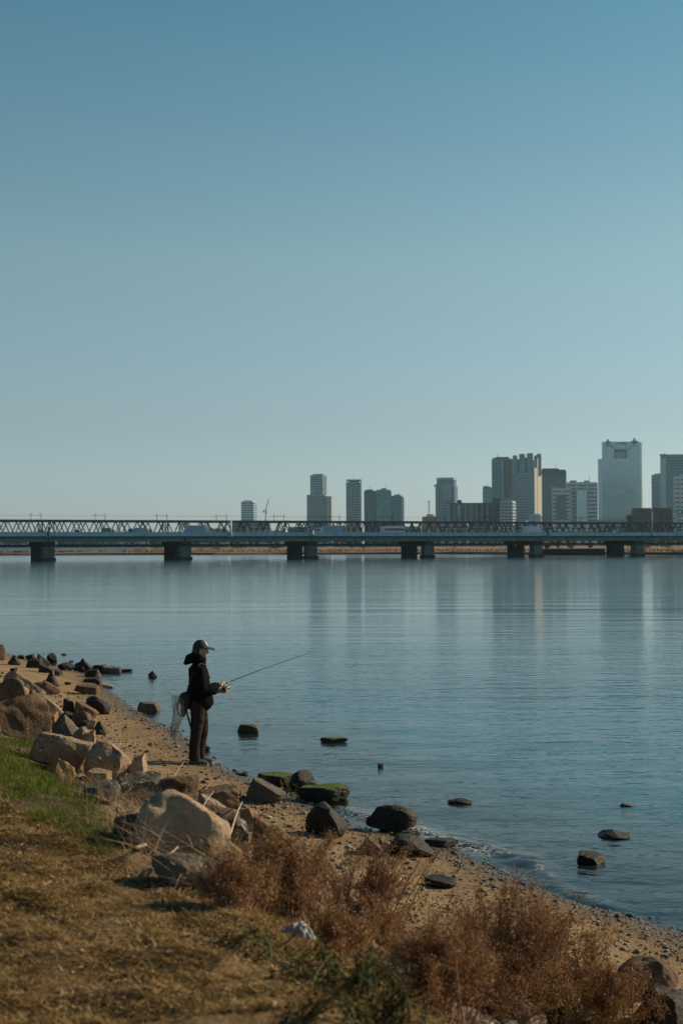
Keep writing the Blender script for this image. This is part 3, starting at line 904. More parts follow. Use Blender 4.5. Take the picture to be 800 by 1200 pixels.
# ================================================================== PLANTS, LITTER
def blades(name, pts, mat, rng, length, width, lean, bend=0.5, tint=(0.5, 0.25), segs=2, dirs=None, zoff=-0.005):
    """many thin blades in one mesh: pts (n,3)"""
    n = len(pts)
    L = rng.uniform(length[0], length[1], n)
    a = rng.uniform(0, 2 * math.pi, n) if dirs is None else dirs
    le = rng.uniform(lean[0], lean[1], n)
    W = rng.uniform(width[0], width[1], n)
    wa = a + math.pi / 2 + rng.uniform(-0.6, 0.6, n)
    sx, sy = np.cos(wa), np.sin(wa)
    V = np.zeros((n, (segs + 1) * 2, 3))
    cx, cy_, cz = pts[:, 0].copy(), pts[:, 1].copy(), pts[:, 2] + zoff
    for s in range(segs + 1):
        f = s / segs
        w = W * (1 - 0.85 * f)
        V[:, s * 2] = np.stack([cx - sx * w / 2, cy_ - sy * w / 2, cz], 1)
        V[:, s * 2 + 1] = np.stack([cx + sx * w / 2, cy_ + sy * w / 2, cz], 1)
        l2 = le + bend * f * rng.uniform(0.3, 1.2, n)
        st = L / segs
        cx = cx + np.cos(a) * np.sin(l2) * st; cy_ = cy_ + np.sin(a) * np.sin(l2) * st; cz = cz + np.cos(l2) * st
    i = np.arange(n) * (segs + 1) * 2
    F_ = np.concatenate([np.stack([i + 2 * s, i + 2 * s + 1, i + 2 * s + 3, i + 2 * s + 2], 1) for s in range(segs)])
    me = mesh_np(name, V.reshape(-1, 3), F_)
    set_attr(me, 'tint', np.repeat(np.clip(rng.normal(tint[0], tint[1], n), 0, 1), (segs + 1) * 2))
    return me

def scatter(poly_px, n, rng, clump=0.0, cs=3.0, seed=1):
    W = [hit(*p) for p in poly_px]
    poly = [(p.x, p.y) for p in W]
    xs_ = [p[0] for p in poly]; ys_ = [p[1] for p in poly]
    out = []
    tot = 0
    while tot < n:
        x = rng.uniform(min(xs_), max(xs_), n * 2); y = rng.uniform(min(ys_), max(ys_), n * 2)
        k = in_poly(x, y, poly)
        x, y = x[k], y[k]
        if clump:
            p = np.clip(0.5 + clump * 2.0 * fbm(x * cs, y * cs, seed, 3), 0.02, 1)
            k = rng.uniform(0, 1, len(x)) < p
            x, y = x[k], y[k]
        out.append(np.stack([x, y, ground_z(x, y)], 1)); tot += len(x)
        if len(x) == 0: break
    return np.concatenate(out)[:n]

rng = np.random.RandomState(4)
# dead turf on the flat of the bank
pts = scatter([(-20, 930), (60, 960), (130, 1000), (180, 1035), (330, 1075), (460, 1150), (520, 1215), (-20, 1215)], 60000, rng, 1.2, 5.0, 3)
tag(link('dry_grass', blades('dry_grass', pts, None, rng, (0.02, 0.06), (0.0022, 0.0065), (1.0, 1.62), 0.5, (0.40, 0.33), 2, None, 0.006), M['straw']), 'matted dead straw-coloured grass on the flat top of the bank', 'grass', kind='stuff')
pts = scatter([(-20, 930), (60, 960), (130, 1000), (180, 1035), (330, 1075), (460, 1150), (520, 1215), (-20, 1215)], 15000, rng, 1.0, 7.0, 43)
tag(link('leaf_litter', blades('leaf_litter', pts, None, rng, (0.008, 0.024), (0.006, 0.016), (0.7, 1.6), 0.9, (0.42, 0.36), 2, None, 0.006), M['straw']), 'broken dead leaves and straw bits littering the flat top of the bank', 'leaf litter', kind='stuff')
pts = scatter([(-20, 930), (60, 960), (130, 1000), (180, 1035), (330, 1075), (460, 1150), (520, 1215), (-20, 1215)], 700, rng, 0.8, 3.0, 49)
tag(link('dry_stalks', blades('dry_stalks', pts, None, rng, (0.07, 0.2), (0.0025, 0.005), (1.2, 1.58), 0.15, (0.62, 0.28), 3, None, 0.012), M['reed']), 'flattened dead stalks strewn across the top of the bank', 'dry stalks', kind='stuff')
# living green grass along the edge of the stones
gp = GREEN_PX
pts = scatter(gp, 26000, rng, 1.0, 2.6, 21)
me1 = blades('green_grass', pts, None, rng, (0.03, 0.095), (0.004, 0.009), (0.1, 1.1), 0.7, (0.52, 0.27))
tag(link('green_grass', me1, M['grass']), 'short green grass and clover between the stones and the dead turf', 'grass', kind='stuff')
pts = scatter(gp, 9000, rng, 0.9, 3.1, 33)
tag(link('dry_grass', blades('dry_grass', pts, None, rng, (0.03, 0.09), (0.002, 0.005), (0.4, 1.5), 0.5, (0.5, 0.3)), M['straw']), 'dead straw mixed into the green grass by the stones', 'grass', kind='stuff')
# dead reeds and straw heaped between the stones
rd = [(100, 925), (190, 935), (235, 950), (330, 1000), (360, 1040), (300, 1075), (200, 1050), (130, 1000)]
pts = scatter(rd, 4200, rng, 0.4, 2.5, 5); pts[:, 2] += rng.uniform(0.0, 0.16, len(pts))
me1 = blades('dead_reeds', pts, None, rng, (0.12, 0.45), (0.003, 0.008), (0.9, 1.6), 0.3, (0.5, 0.27), 3)
tag(link('dead_reeds', me1, M['reed']), 'tangle of dead reed stalks lying between the stones', 'dead reeds', kind='stuff')
# thin tussocks of upright dry stalks at the edge of the grass
pts = scatter([(60, 905), (110, 930), (150, 1000), (180, 1030), (130, 1010), (80, 950)], 260, rng, 0.4, 3, 8)
me1 = blades('dry_stalks', pts, None, rng, (0.12, 0.30), (0.003, 0.005), (0.0, 0.5), 0.5, (0.55, 0.25), 3)
tag(link('dry_stalks', me1, M['reed']), 'thin upright dry stalks along the edge of the green grass', 'dry stalks', kind='stuff')
# low scrub debris on the slope of the bank
pts = scatter([(300, 1010), (470, 1040), (560, 1085), (720, 1150), (800, 1205), (480, 1215), (300, 1100)], 9000, rng, 0.5, 2.2, 15)
me1 = blades('slope_litter', pts, None, rng, (0.03, 0.14), (0.002, 0.005), (0.3, 1.5), 0.5, (0.35, 0.25))
tag(link('slope_litter', me1, M['straw']), 'dead grass and plant litter on the slope under the shrubs', 'plant litter', kind='stuff')

def stick(pa, pb, r, label, ha=0.02, hb=0.08, group='dead sticks among the stones'):
    a, b = hit(*pa), hit(*pb)
    a.z += ha; b.z += hb
    m_ = MB(); n = 7; rr = random.Random(int(pa[0] * 7 + pa[1]))
    path = [a.lerp(b, k / (n - 1)) + Vector((rr.uniform(-1, 1), rr.uniform(-1, 1), rr.uniform(-1, 1))) * r * 1.3 for k in range(n)]
    m_.tube(path, [r * (1.1 - 0.5 * k / (n - 1)) for k in range(n)], 7)
    o = m_.build('stick', M['palestem'], None, True)
    tag(o, label, 'stick', group)
stick((243, 1046), (283, 975), 0.011, 'long pale stick leaning up against the whitish crusted stone', 0.03, 0.30)
stick((160, 1012), (232, 985), 0.010, 'brown branch lying across the foot of the great pitted boulder', 0.08, 0.22)
stick((232, 990), (250, 970), 0.007, 'thin twig propped on the face of the great pitted boulder', 0.30, 0.38)
stick((170, 1033), (208, 1012), 0.008, 'pale stick lying below the great pitted boulder beside the grass', 0.03, 0.09)
stick((194, 996), (216, 994), 0.011, 'short thick pale branch at the foot of the great pitted boulder', 0.15, 0.16)
stick((207, 1041), (215, 1026), 0.007, 'short pale stub standing up before the lichen-covered stone', 0.0, 0.10)
stick((252, 1042), (300, 1012), 0.008, 'thin pale stick lying behind the long leaning one', 0.03, 0.14)
stick((190, 930), (215, 905), 0.006, 'bent reed stem arching over the broad low brown rock', 0.03, 0.12)
stick((160, 926), (186, 948), 0.006, 'thin pale stem draped over the dark lichened boulder', 0.22, 0.10)
stick((366, 1082), (384, 1056), 0.006, 'thin broken stalk standing just behind the plastic bag', 0.0, 0.16)
stick((375, 1095), (398, 1084), 0.007, 'pale broken stalk lying beside the plastic bag', 0.03, 0.06)
stick((674, 1215), (680, 1172), 0.007, 'pale upright stalk below the big withered shrub', 0.0, 0.2)
stick((700, 1215), (722, 1188), 0.007, 'pale slanting stalk near the black boulder on the pebbly sand', 0.0, 0.15)
stick((312, 1071), (338, 1075), 0.005, 'thin straight straw stalk pointing at the plastic bag', 0.05, 0.06)

def shrub(px, py, w_px, top_px, label, seed, nst=34, leaf='brownleaf', name='withered_shrub', lsize=(0.006, 0.016), per=16, twigs=11, lean=(0.0, 0.9), droop=0.25, drift=0.0, tint=(0.5, 0.25), cat='shrub', group='withered shrubs on the bank', lo=0.3, spread=0.16, dust=0.0):
    b = hit(px, py)
    sc = b.y / F_PX
    Hh = (py - top_px) * sc * 0.98
    Wd = w_px * sc / 2
    root = empty(name, b)
    tag(root, label, cat, group)
    rr = np.random.RandomState(seed)
    st = MB(); LV, LT = [], []
    for i in range(nst):
        a = rr.uniform(0, 2 * math.pi); rad = abs(rr.normal(0, 0.5)); rad = min(rad, 1.0)
        tip = np.array([math.cos(a) * rad * Wd * 1.15 + drift * Wd, math.sin(a) * rad * Wd * 0.9, Hh * (1 - 0.5 * rad * rad) * rr.choice([rr.uniform(0.45, 1.02), rr.uniform(0.9, 1.18)], p=[0.8, 0.2])])
        bs = np.array([rr.normal(0, spread * Wd) + tip[0] * 0.35, rr.normal(0, spread * Wd) + tip[1] * 0.35, -0.03])
        # keep roots on the slope
        bs[2] = gz(b.x + bs[0], b.y + bs[1]) - b.z - 0.03
        mid = bs * 0.5 + tip * 0.5 + np.array([rr.normal(0, 0.04), rr.normal(0, 0.04), Hh * 0.10])
        def q(u): return (1 - u) ** 2 * bs + 2 * u * (1 - u) * mid + u * u * tip
        pth = [q(u) for u in np.linspace(0, 1, 6)]
        st.tube([Vector(p) for p in pth], [0.0048, 0.0042, 0.0036, 0.003, 0.0022, 0.0012], 4, False)
        full = rr.uniform(0.25, 1.25)
        for k in range(twigs):
            u = rr.uniform(lo, 1.0)
            p0 = q(u)
            d = rr.normal(size=3); d[2] = abs(d[2]) * 0.8 - droop + 0.35; d /= np.linalg.norm(d)
            ln = Hh * rr.uniform(0.08, 0.27) * (1.2 - 0.75 * u)
            p1 = p0 + d * ln; pm_ = p0 + d * ln * 0.55 + np.array([0, 0, 0.10 * ln])
            p1[2] -= droop * ln * 0.5
            st.tube([Vector(p0), Vector(pm_), Vector(p1)], [0.0019, 0.0015, 0.0008], 3, False)
            sh = rr.normal(0, 0.13) + dust
            for s_ in range(max(2, int(per * full))):
                v = rr.uniform(0.1, 1.05)
                pp = p0 * (1 - v) ** 2 + 2 * v * (1 - v) * pm_ + v * v * p1 + rr.normal(0, 0.016, 3)
                e1 = rr.normal(size=3); e1 /= np.linalg.norm(e1)
                e2 = np.cross(e1, rr.normal(size=3)); e2 /= np.linalg.norm(e2) + 1e-9
                s1 = rr.uniform(*lsize); s2 = s1 * rr.uniform(0.35, 0.7)
                LV.append([pp - e2 * s2 * .5, pp + e1 * s1 * .5, pp + e2 * s2 * .5, pp + e1 * s1 * -0.5])
                LT.append(np.clip(rr.normal(tint[0], tint[1]) + sh, 0, 1))
    st.build('stems', M['greenstem'] if leaf == 'weedleaf' else M['stem'], root)
    LV = np.array(LV).reshape(-1, 3)
    me_ = mesh_np('foliage', LV, np.arange(len(LV)).reshape(-1, 4))
    set_attr(me_, 'tint', np.repeat(LT, 4))
    link('foliage', me_, M[leaf], root)
    return root
SEEDS = dict(lsize=(0.0055, 0.014), per=15, droop=0.08, twigs=24, dust=0.10)
shrub(340, 1080, 220, 972, 'bushy russet withered shrub rising behind the white plastic bag', 1, 84, **SEEDS)
shrub(418, 1082, 190, 985, 'wispy withered plume beside the grey slanting stones on the sand', 2, 64, drift=0.25, **SEEDS)
shrub(268, 1066, 130, 1000, 'low withered tangle at the foot of the long leaning stick', 11, 40, tint=(0.6, 0.25), **SEEDS)
shrub(610, 1185, 270, 1040, 'biggest feathery withered shrub, with the pebbly sand behind it', 3, 120, **SEEDS)
shrub(508, 1190, 220, 1090, 'thick reddish withered shrub between dark weeds and the biggest shrub', 4, 84, tint=(0.45, 0.25), **SEEDS)
shrub(560, 1130, 200, 1066, 'pale withered shrub on the slope behind the biggest feathery one', 12, 56, tint=(0.68, 0.22), **SEEDS)
shrub(694, 1182, 140, 1100, 'thin straggling withered shrub in front of the rough brown boulder', 6, 44, **SEEDS)
shrub(652, 1202, 190, 1146, 'low ochre-yellow shrub at the foot of the biggest withered shrub', 8, 40, leaf='ochreleaf', **SEEDS)
shrub(452, 1130, 170, 1060, 'thin fallen-over withered shrub on the pebbly sand between the two shrub groups', 13, 50, tint=(0.66, 0.22), **SEEDS)
shrub(560, 1192, 240, 1100, 'broad tangled withered shrub with pale tips joining the two reddish ones', 15, 80, tint=(0.55, 0.25), **SEEDS)
shrub(716, 1204, 150, 1128, 'low sparse withered sprays in front of the black boulder on pebbly sand', 16, 40, tint=(0.55, 0.25), **SEEDS)
shrub(650, 1130, 170, 1066, 'thin pale withered spray leaning over the pebbly shore', 17, 44, tint=(0.68, 0.22), **SEEDS)
shrub(400, 1118, 120, 1062, 'low withered sprays right behind the plastic bag', 14, 40, tint=(0.6, 0.22), **SEEDS)
shrub(322, 1062, 64, 968, 'green leafy plant growing up in front of the pale-edged boulder', 9, 10, leaf='weedleaf', name='leafy_plant', lsize=(0.016, 0.034), per=7, twigs=10, tint=(0.85, 0.15), cat='plant', group='green plants on the bank')
for i, (px, py, w, top, lab, tn) in enumerate([
    (290, 1112, 150, 1082, 'low dull olive weed beside the plastic bag on the turf', 0.40),
    (372, 1150, 120, 1108, 'dark leafy weed growing just below the plastic bag', 0.42),
    (430, 1168, 110, 1112, 'dark green weed with a few bright leaves beside the thick reddish shrub', 0.66),
    (400, 1200, 150, 1160, 'shaded dark weed in the hollow at the lower edge of the turf', 0.34),
    (468, 1204, 90, 1150, 'small dark weed at the foot of the thick reddish shrub', 0.36)]):
    shrub(px, py, w, top, lab, 20 + i, 22, leaf='weedleaf', name='leafy_weed', lsize=(0.010, 0.026), per=6, twigs=7, tint=(tn - 0.12, 0.28), cat='weed', group='green plants on the bank', spread=0.5, lo=0.15)

def sprig(px, py, h_px, label, seed, n=7):
    b = hit(px, py); sc = b.y / F_PX
    root = empty('yellow_sprig', b); tag(root, label, 'sprig', 'yellow sprigs by the stones')
    rr = np.random.RandomState(seed); s = MB(); V = []
    Hh = h_px * sc
    s.tube([(0, 0, -0.03), (0.01, 0, Hh * 0.5), (rr.normal(0, .02), 0, Hh)], [0.0035, 0.003, 0.0015], 5)
    for k in range(n * 3):
        z = Hh * rr.uniform(0.45, 1.0); a = rr.uniform(0, 6.28); L = 0.03 * rr.uniform(0.6, 1.4)
        d = np.array([math.cos(a), math.sin(a), 0.6]); d /= np.linalg.norm(d); w = np.cross(d, [0, 0, 1]) * 0.012
        p = np.array([0.005, 0, z])
        V += [p, p + d * L * .5 + w, p + d * L, p + d * L * .5 - w]
    s.build('stem', M['palestem'], root)
    me_ = mesh_np('leaves', np.array(V), np.arange(len(V)).reshape(-1, 4)); set_attr(me_, 'tint', np.repeat(rr.uniform(0, 1, len(V) // 4), 4))
    link('leaves', me_, M['yellowleaf'], root)
sprig(33, 872, 34, 'yellow-leaved sprig before the dark face of the huge brown boulder', 1, 6)
sprig(330, 958, 52, 'tall thin yellow stalk in front of the angular grey-topped rock', 2, 4)
sprig(344, 968, 50, 'yellowing sprig above the green leafy plant, before the black round boulder', 3, 5)

# white plastic bag caught in the weeds
t = NT('white_film')
d1 = t.node('ShaderNodeBsdfTranslucent'); d1.inputs['Color'].default_value = (0.42, 0.42, 0.41, 1)
d2 = t.principled((0.36, 0.36, 0.36), 0.4)
mx = t.node('ShaderNodeMixShader'); mx.inputs[0].default_value = 0.35
t.l.new(d2, mx.inputs[1]); t.l.new(d1.outputs[0], mx.inputs[2])
film = t.done(mx.outputs[0])
b = hit(346, 1102)
sc = b.y / F_PX
nb_ = 46
BV, BF = [], []
for layer, (ox, oy, oz, wx, hh, sd_) in enumerate(((3, 4, 0, 19, 27, 3), (-11, -2, 0, 12, 17, 9), (9, -3, 2, 11, 20, 15))):
    u, v = np.meshgrid(np.linspace(-1, 1, nb_), np.linspace(-1, 1, nb_))
    rad = np.hypot(u, v); ang = np.arctan2(v, u)
    edge = 1 + 0.45 * vnoise(np.cos(ang) * 2 + sd_, np.sin(ang) * 2, sd_)
    rid = lambda f, s_: 1 - 2.2 * np.abs(vnoise(u * f + s_, v * f - s_, sd_ + s_)) 
    crum = rid(1.7, 2) * 0.5 + rid(3.6, 5) * 0.28 + rid(7.5, 7) * 0.13
    X_ = (u * edge * wx + ox) + 3.0 * vnoise(u * 3, v * 3, sd_ + 40) ; Y_ = (v * edge * wx * 0.8 + oy) + 3.0 * vnoise(u * 3, v * 3, sd_ + 41)
    Z_ = oz + np.maximum(0, 1 - rad ** 2 * 0.75) * hh * 0.72 * (0.45 + 0.75 * crum) + 1.2
    i0 = sum(len(q) for q in BV)
    BV.append(np.stack([X_.ravel(), Y_.ravel(), Z_.ravel()], 1) * sc)
    i = (np.arange(nb_ - 1)[:, None] * nb_ + np.arange(nb_ - 1)[None, :]).ravel()
    i = i[(rad.ravel()[i] < 1.12)]
    BF.append(np.stack([i, i + 1, i + nb_ + 1, i + nb_], 1) + i0)
o = link('plastic_bag', mesh_np('plastic_bag', np.concatenate(BV), np.concatenate(BF), False), film)
o.location = b
tag(o, 'crumpled white plastic bag caught in the weeds', 'plastic bag')
# pale lump of crumpled paper-like stuff at the lower edge
rock(596, 640, 1172, 1215, 'round', 'tan', 'pale pinkish stone under the biggest withered shrub', group=G2)

# ================================================================== ANGLER
def skin_union(name, parts, voxel, smooth_it, mat, parent=None, loc=None):
    """parts: closed tubes and ellipsoids fused into one continuous surface"""
    mb = MB()
    for p in parts: p(mb)
    me_ = mb.mesh(name)
    o = bpy.data.objects.new(name, me_); col.objects.link(o)
    md = o.modifiers.new('r', 'REMESH'); md.mode = 'VOXEL'; md.voxel_size = voxel
    if smooth_it:
        ms = o.modifiers.new('s', 'SMOOTH'); ms.iterations = smooth_it; ms.factor = 0.5
    dg = bpy.context.evaluated_depsgraph_get()
    ev = bpy.data.meshes.new_from_object(o.evaluated_get(dg))
    ev.name = name
    o.modifiers.clear()
    o.data = ev
    ev.polygons.foreach_set('use_smooth', [True] * len(ev.polygons))
    ev.materials.clear(); ev.materials.append(mat)
    if parent is not None: o.parent = parent
    if loc is not None: o.location = loc
    return o
def T(path, rad, seg=14, flat=None):
    def f(mb):
        pp = [Vector(p) for p in path]; rr_ = list(rad)
        # rounded ends
        d0 = (pp[0] - pp[1]).normalized(); d1 = (pp[-1] - pp[-2]).normalized()
        fl = list(flat) if flat else [(1, 1)] * len(pp)
        P2 = [pp[0] + d0 * rr_[0] * 0.5] + pp + [pp[-1] + d1 * rr_[-1] * 0.5]
        R2 = [rr_[0] * 0.55] + rr_ + [rr_[-1] * 0.55]
        mb.tube(P2, R2, seg, True, [fl[0]] + fl + [fl[-1]])
    return f
def E(c, r, rot=None):
    return lambda mb: mb.ell(c, r, 18, 12, rot)

skin = simple('skin', (0.42, 0.24, 0.16), 0.55, 0.08, 30)
cloth_black = simple('black_jacket_cloth', (0.005, 0.005, 0.005), 0.95, 0.3, 25, 0.4, 60, 0, 0.08)
cloth_trs = simple('dark_brown_trouser_cloth', (0.034, 0.026, 0.021), 0.95, 0.25, 25, 0.4, 60, 0, 0.08)
navy = simple('navy_cap_cloth', (0.016, 0.017, 0.034), 0.8, 0.2, 40)
capwhite = simple('white_print', (0.7, 0.7, 0.72), 0.7, 0.05, 30)
hairm = simple('black_hair', (0.015, 0.012, 0.01), 0.5, 0.3, 80)
shoem = simple('dark_shoe_fabric', (0.05, 0.05, 0.055), 0.8, 0.3, 50)
solem = simple('grey_shoe_sole', (0.22, 0.22, 0.22), 0.8, 0.2, 40)
rodm = simple('black_rod', (0.02, 0.02, 0.022), 0.35, 0.1, 30)
reelm = simple('dark_reel_metal', (0.05, 0.055, 0.04), 0.35, 0.3, 40, 0, 20, 0.6)
bagm = simple('black_bag_nylon', (0.014, 0.015, 0.019), 0.7, 0.2, 30, 0.3, 50)
strapm = simple('dark_strap', (0.02, 0.02, 0.02), 0.8, 0.2, 30)
netm = simple('beige_net_cord', (0.36, 0.29, 0.18), 0.9, 0.2, 40)
netframe = simple('brown_net_frame', (0.15, 0.09, 0.06), 0.6, 0.2, 30)

fp = hit(232, 896)
PX, PY, PZ = fp.x, fp.y, fp.z
PR = R(14)                                      # turned a little away, out over the river
kp = PY / F_PX / 0.012                          # photo pixel scale against 12 mm per pixel
person_mats = None
def near(x, z, y=0.0): return (x, y, z)
NY, FYY = -0.10, 0.10                           # near (towards the camera) and far side of the body

# joints, x forward, y away from the camera, z up
hipN, hipF = (-0.01, -0.09, 0.88), (0.01, 0.09, 0.88)
kneeN, kneeF = (-0.035, -0.10, 0.47), (0.075, 0.10, 0.48)
ankN, ankF = (-0.06, -0.10, 0.09), (0.03, 0.10, 0.09)
shN, shF = (0.0, -0.18, 1.34), (0.02, 0.18, 1.34)
elN, elF = (0.03, -0.24, 1.06), (0.05, 0.23, 1.04)
wrN, wrF = (0.275, -0.07, 1.105), (0.26, 0.09, 1.00)
haN, haF = (0.33, -0.045, 1.115), (0.31, 0.05, 1.00)
headc = (0.045, 0.0, 1.59)

def finger(base, dirs, L, r=0.0085):
    """short bent chain: base point, list of directions"""
    pth = [Vector(base)]
    for d, l in zip(dirs, L): pth.append(pth[-1] + Vector(d).normalized() * l)
    return T(pth, [r, r * 0.95, r * 0.88, r * 0.75][:len(pth)], 8)
# the rod axis: from the butt under the forearm, through both hands, out over the water
rodA = Vector((0.16, 0.02, 1.005)); rodB = Vector((0.385, 0.01, 1.135))
rdir = (rodB - rodA).normalized()
grip = rodA + rdir * 0.215                     # where the upper hand closes
grip2 = grip + rdir * 0.02 + Vector((0.0, 0.0, -0.10))   # reel handle
def hand(c, toward, side):
    """palm and five bent fingers that close round a point c; toward: from wrist to the hand, side: y sign of the palm"""
    c = Vector(c)
    w = Vector(toward).normalized()
    up = Vector((0, 0, 1)); up = (up - w * up.dot(w)).normalized()
    s = Vector((0, side, 0)); s = (s - w * s.dot(w)).normalized()
    palm = c + s * 0.026 - w * 0.02
    fs = [T([palm - w * 0.055, palm - w * 0.015, palm + w * 0.028], [0.026, 0.036, 0.036], 12, [(1, 0.55)] * 3),
          E(palm - w * 0.01, (0.042, 0.018, 0.036))]
    for k, (o_, sc_) in enumerate(((0.030, 0.93), (0.010, 1.0), (-0.010, 0.95), (-0.029, 0.78))):
        bs = palm + w * 0.032 + up * o_
        fs.append(finger(bs, [w - s * 0.15, -s + w * 0.25, -s * 0.6 - w * 0.8], [0.034 * sc_, 0.028 * sc_, 0.022 * sc_]))
    fs.append(finger(palm - w * 0.012 + up * 0.030, [up * 0.7 + w * 0.8 - s * 0.3, w * 0.9 - s * 0.7, w * 0.4 - s], [0.030, 0.028, 0.020], 0.0098))
    return fs
haN = tuple(grip + Vector((0.0, -0.01, 0.0)))
body = [
    # trunk, neck
    T([(-0.01, 0, 0.82), (-0.005, 0, 0.95), (0.0, 0, 1.08), (0.005, 0, 1.22), (0.0, 0, 1.34), (0.01, 0, 1.41)], [0.14, 0.145, 0.135, 0.15, 0.145, 0.08], 20, [(0.8, 1.1)] * 6),
    T([(0.01, 0, 1.38), (0.03, 0, 1.5)], [0.058, 0.052]),
    # head: skull, jaw, nose, brow, chin, ear
    E((0.035, 0, 1.605), (0.098, 0.076, 0.105)), E((0.075, 0, 1.545), (0.062, 0.058, 0.068)), E((0.110, 0, 1.503), (0.022, 0.026, 0.018)),
    T([(0.128, 0, 1.600), (0.150, 0, 1.562), (0.146, 0, 1.555)], [0.011, 0.014, 0.012], 8), E((0.122, 0, 1.612), (0.018, 0.05, 0.014)),
    E((0.128, 0, 1.530), (0.014, 0.024, 0.007)), E((0.126, 0, 1.519), (0.013, 0.021, 0.007)),
    E((0.025, -0.078, 1.575), (0.020, 0.010, 0.032)), E((0.025, 0.078, 1.575), (0.020, 0.010, 0.032)),
    # arms
    T([shN, (0.01, -0.22, 1.2), elN], [0.062, 0.053, 0.044]), T([elN, (0.15, -0.17, 1.085), wrN], [0.044, 0.042, 0.028]),
    T([shF, (0.03, 0.22, 1.19), elF], [0.062, 0.053, 0.044]), T([elF, (0.15, 0.17, 1.01), wrF], [0.044, 0.042, 0.028]),
    # legs
    T([hipN, (-0.02, -0.095, 0.68), kneeN], [0.092, 0.082, 0.06]), T([kneeN, (-0.055, -0.1, 0.34), ankN], [0.06, 0.056, 0.038]),
    T([hipF, (0.045, 0.095, 0.68), kneeF], [0.092, 0.082, 0.06]), T([kneeF, (0.05, 0.1, 0.34), ankF], [0.06, 0.056, 0.038]),
    T([(-0.08, -0.1, 0.055), (0.02, -0.1, 0.05), (0.07, -0.1, 0.045)], [0.032, 0.030, 0.022]), T([(0.015, 0.1, 0.055), (0.115, 0.1, 0.05), (0.165, 0.1, 0.045)], [0.032, 0.030, 0.022]),
]
body += hand(grip, Vector(grip) - Vector(wrN), -1)
body += [T([wrN, tuple(Vector(grip) + Vector((-0.05, -0.03, 0)))], [0.027, 0.03])]
body += hand(grip2, Vector(grip2) - Vector(wrF), 1)
body += [T([wrF, tuple(Vector(grip2) + Vector((-0.05, 0.03, 0)))], [0.027, 0.03])]
person = skin_union('person', body, 0.0055, 2, skin)
tag(person, 'angler in black hooded jacket, dark trousers and navy cap, holding a fishing rod', 'person')
person.location = (PX, PY, PZ - 0.005)
person.rotation_euler = (0, 0, PR)
person.scale = (kp, kp, kp)

jk = [
    T([(0.0, 0, 0.80), (0.03, 0, 0.88), (0.035, 0, 0.98), (0.02, 0, 1.10), (0.015, 0, 1.22), (0.005, 0, 1.33), (0.015, 0, 1.405)], [0.155, 0.175, 0.178, 0.172, 0.172, 0.165, 0.105], 22, [(0.82, 1.12), (0.98, 1.12), (0.98, 1.12), (0.9, 1.15), (0.85, 1.18), (0.82, 1.18), (0.85, 1.0)]),
    E((0.085, 0.0, 0.90), (0.135, 0.17, 0.15)), E((0.14, 0.0, 0.875), (0.09, 0.13, 0.075)),
    # stand collar
    T([(0.02, 0, 1.38), (0.04, 0, 1.45), (0.048, 0, 1.485)], [0.088, 0.080, 0.074], 16),
    # sleeves, loose at the elbow, gathered at the cuff
    T([shN, (0.005, -0.225, 1.22), (0.02, -0.245, 1.10), elN], [0.082, 0.078, 0.073, 0.068]), T([elN, (0.13, -0.19, 1.075), (0.235, -0.095, 1.105), wrN], [0.07, 0.068, 0.056, 0.045]),
    T([shF, (0.025, 0.225, 1.21), (0.04, 0.24, 1.09), elF], [0.082, 0.078, 0.073, 0.068]), T([elF, (0.14, 0.19, 1.02), wrF], [0.07, 0.064, 0.045]),
    T([(0.18, -0.14, 1.05), (0.14, -0.13, 0.98)], [0.05, 0.03]),
]
jacket = skin_union('jacket', jk, 0.007, 3, cloth_black, person)
# soft folds in the cloth
def folds(o, amp, sc_, seed):
    n_ = len(o.data.vertices)
    V = np.zeros(n_ * 3); o.data.vertices.foreach_get('co', V); V = V.reshape(-1, 3)
    N = np.zeros(n_ * 3); o.data.vertices.foreach_get('normal', N); N = N.reshape(-1, 3)
    f = noise3(V * np.array([1, 1, 1.7]), sc_, seed, 3)
    V = V + N * (amp * f)[:, None]
    o.data.vertices.foreach_set('co', V.ravel()); o.data.update()
folds(jacket, 0.010, 7, 3)
hood = skin_union('hood', [T([(0.02, 0, 1.46), (-0.06, 0, 1.50), (-0.125, 0, 1.475), (-0.175, 0, 1.425)], [0.085, 0.085, 0.068, 0.03], 16, [(1, 1.15)] * 4),
                           E((-0.045, 0, 1.53), (0.05, 0.085, 0.055))], 0.007, 3, cloth_black, jacket)
folds(hood, 0.007, 9, 5)
trs = skin_union('trousers', [
    T([(-0.01, 0, 0.93), (-0.005, 0, 0.82), (0.0, 0, 0.76)], [0.145, 0.15, 0.12], 18, [(0.82, 1.15)] * 3),
    T([(-0.01, -0.085, 0.86), (-0.02, -0.095, 0.66), (-0.04, -0.1, 0.47), (-0.06, -0.1, 0.28), (-0.065, -0.1, 0.10)], [0.108, 0.10, 0.086, 0.080, 0.078]),
    T([(0.015, 0.085, 0.86), (0.06, 0.095, 0.66), (0.075, 0.1, 0.47), (0.05, 0.1, 0.28), (0.03, 0.1, 0.10)], [0.108, 0.10, 0.084, 0.078, 0.075])], 0.007, 3, cloth_trs, person)
folds(trs, 0.012, 6, 8)
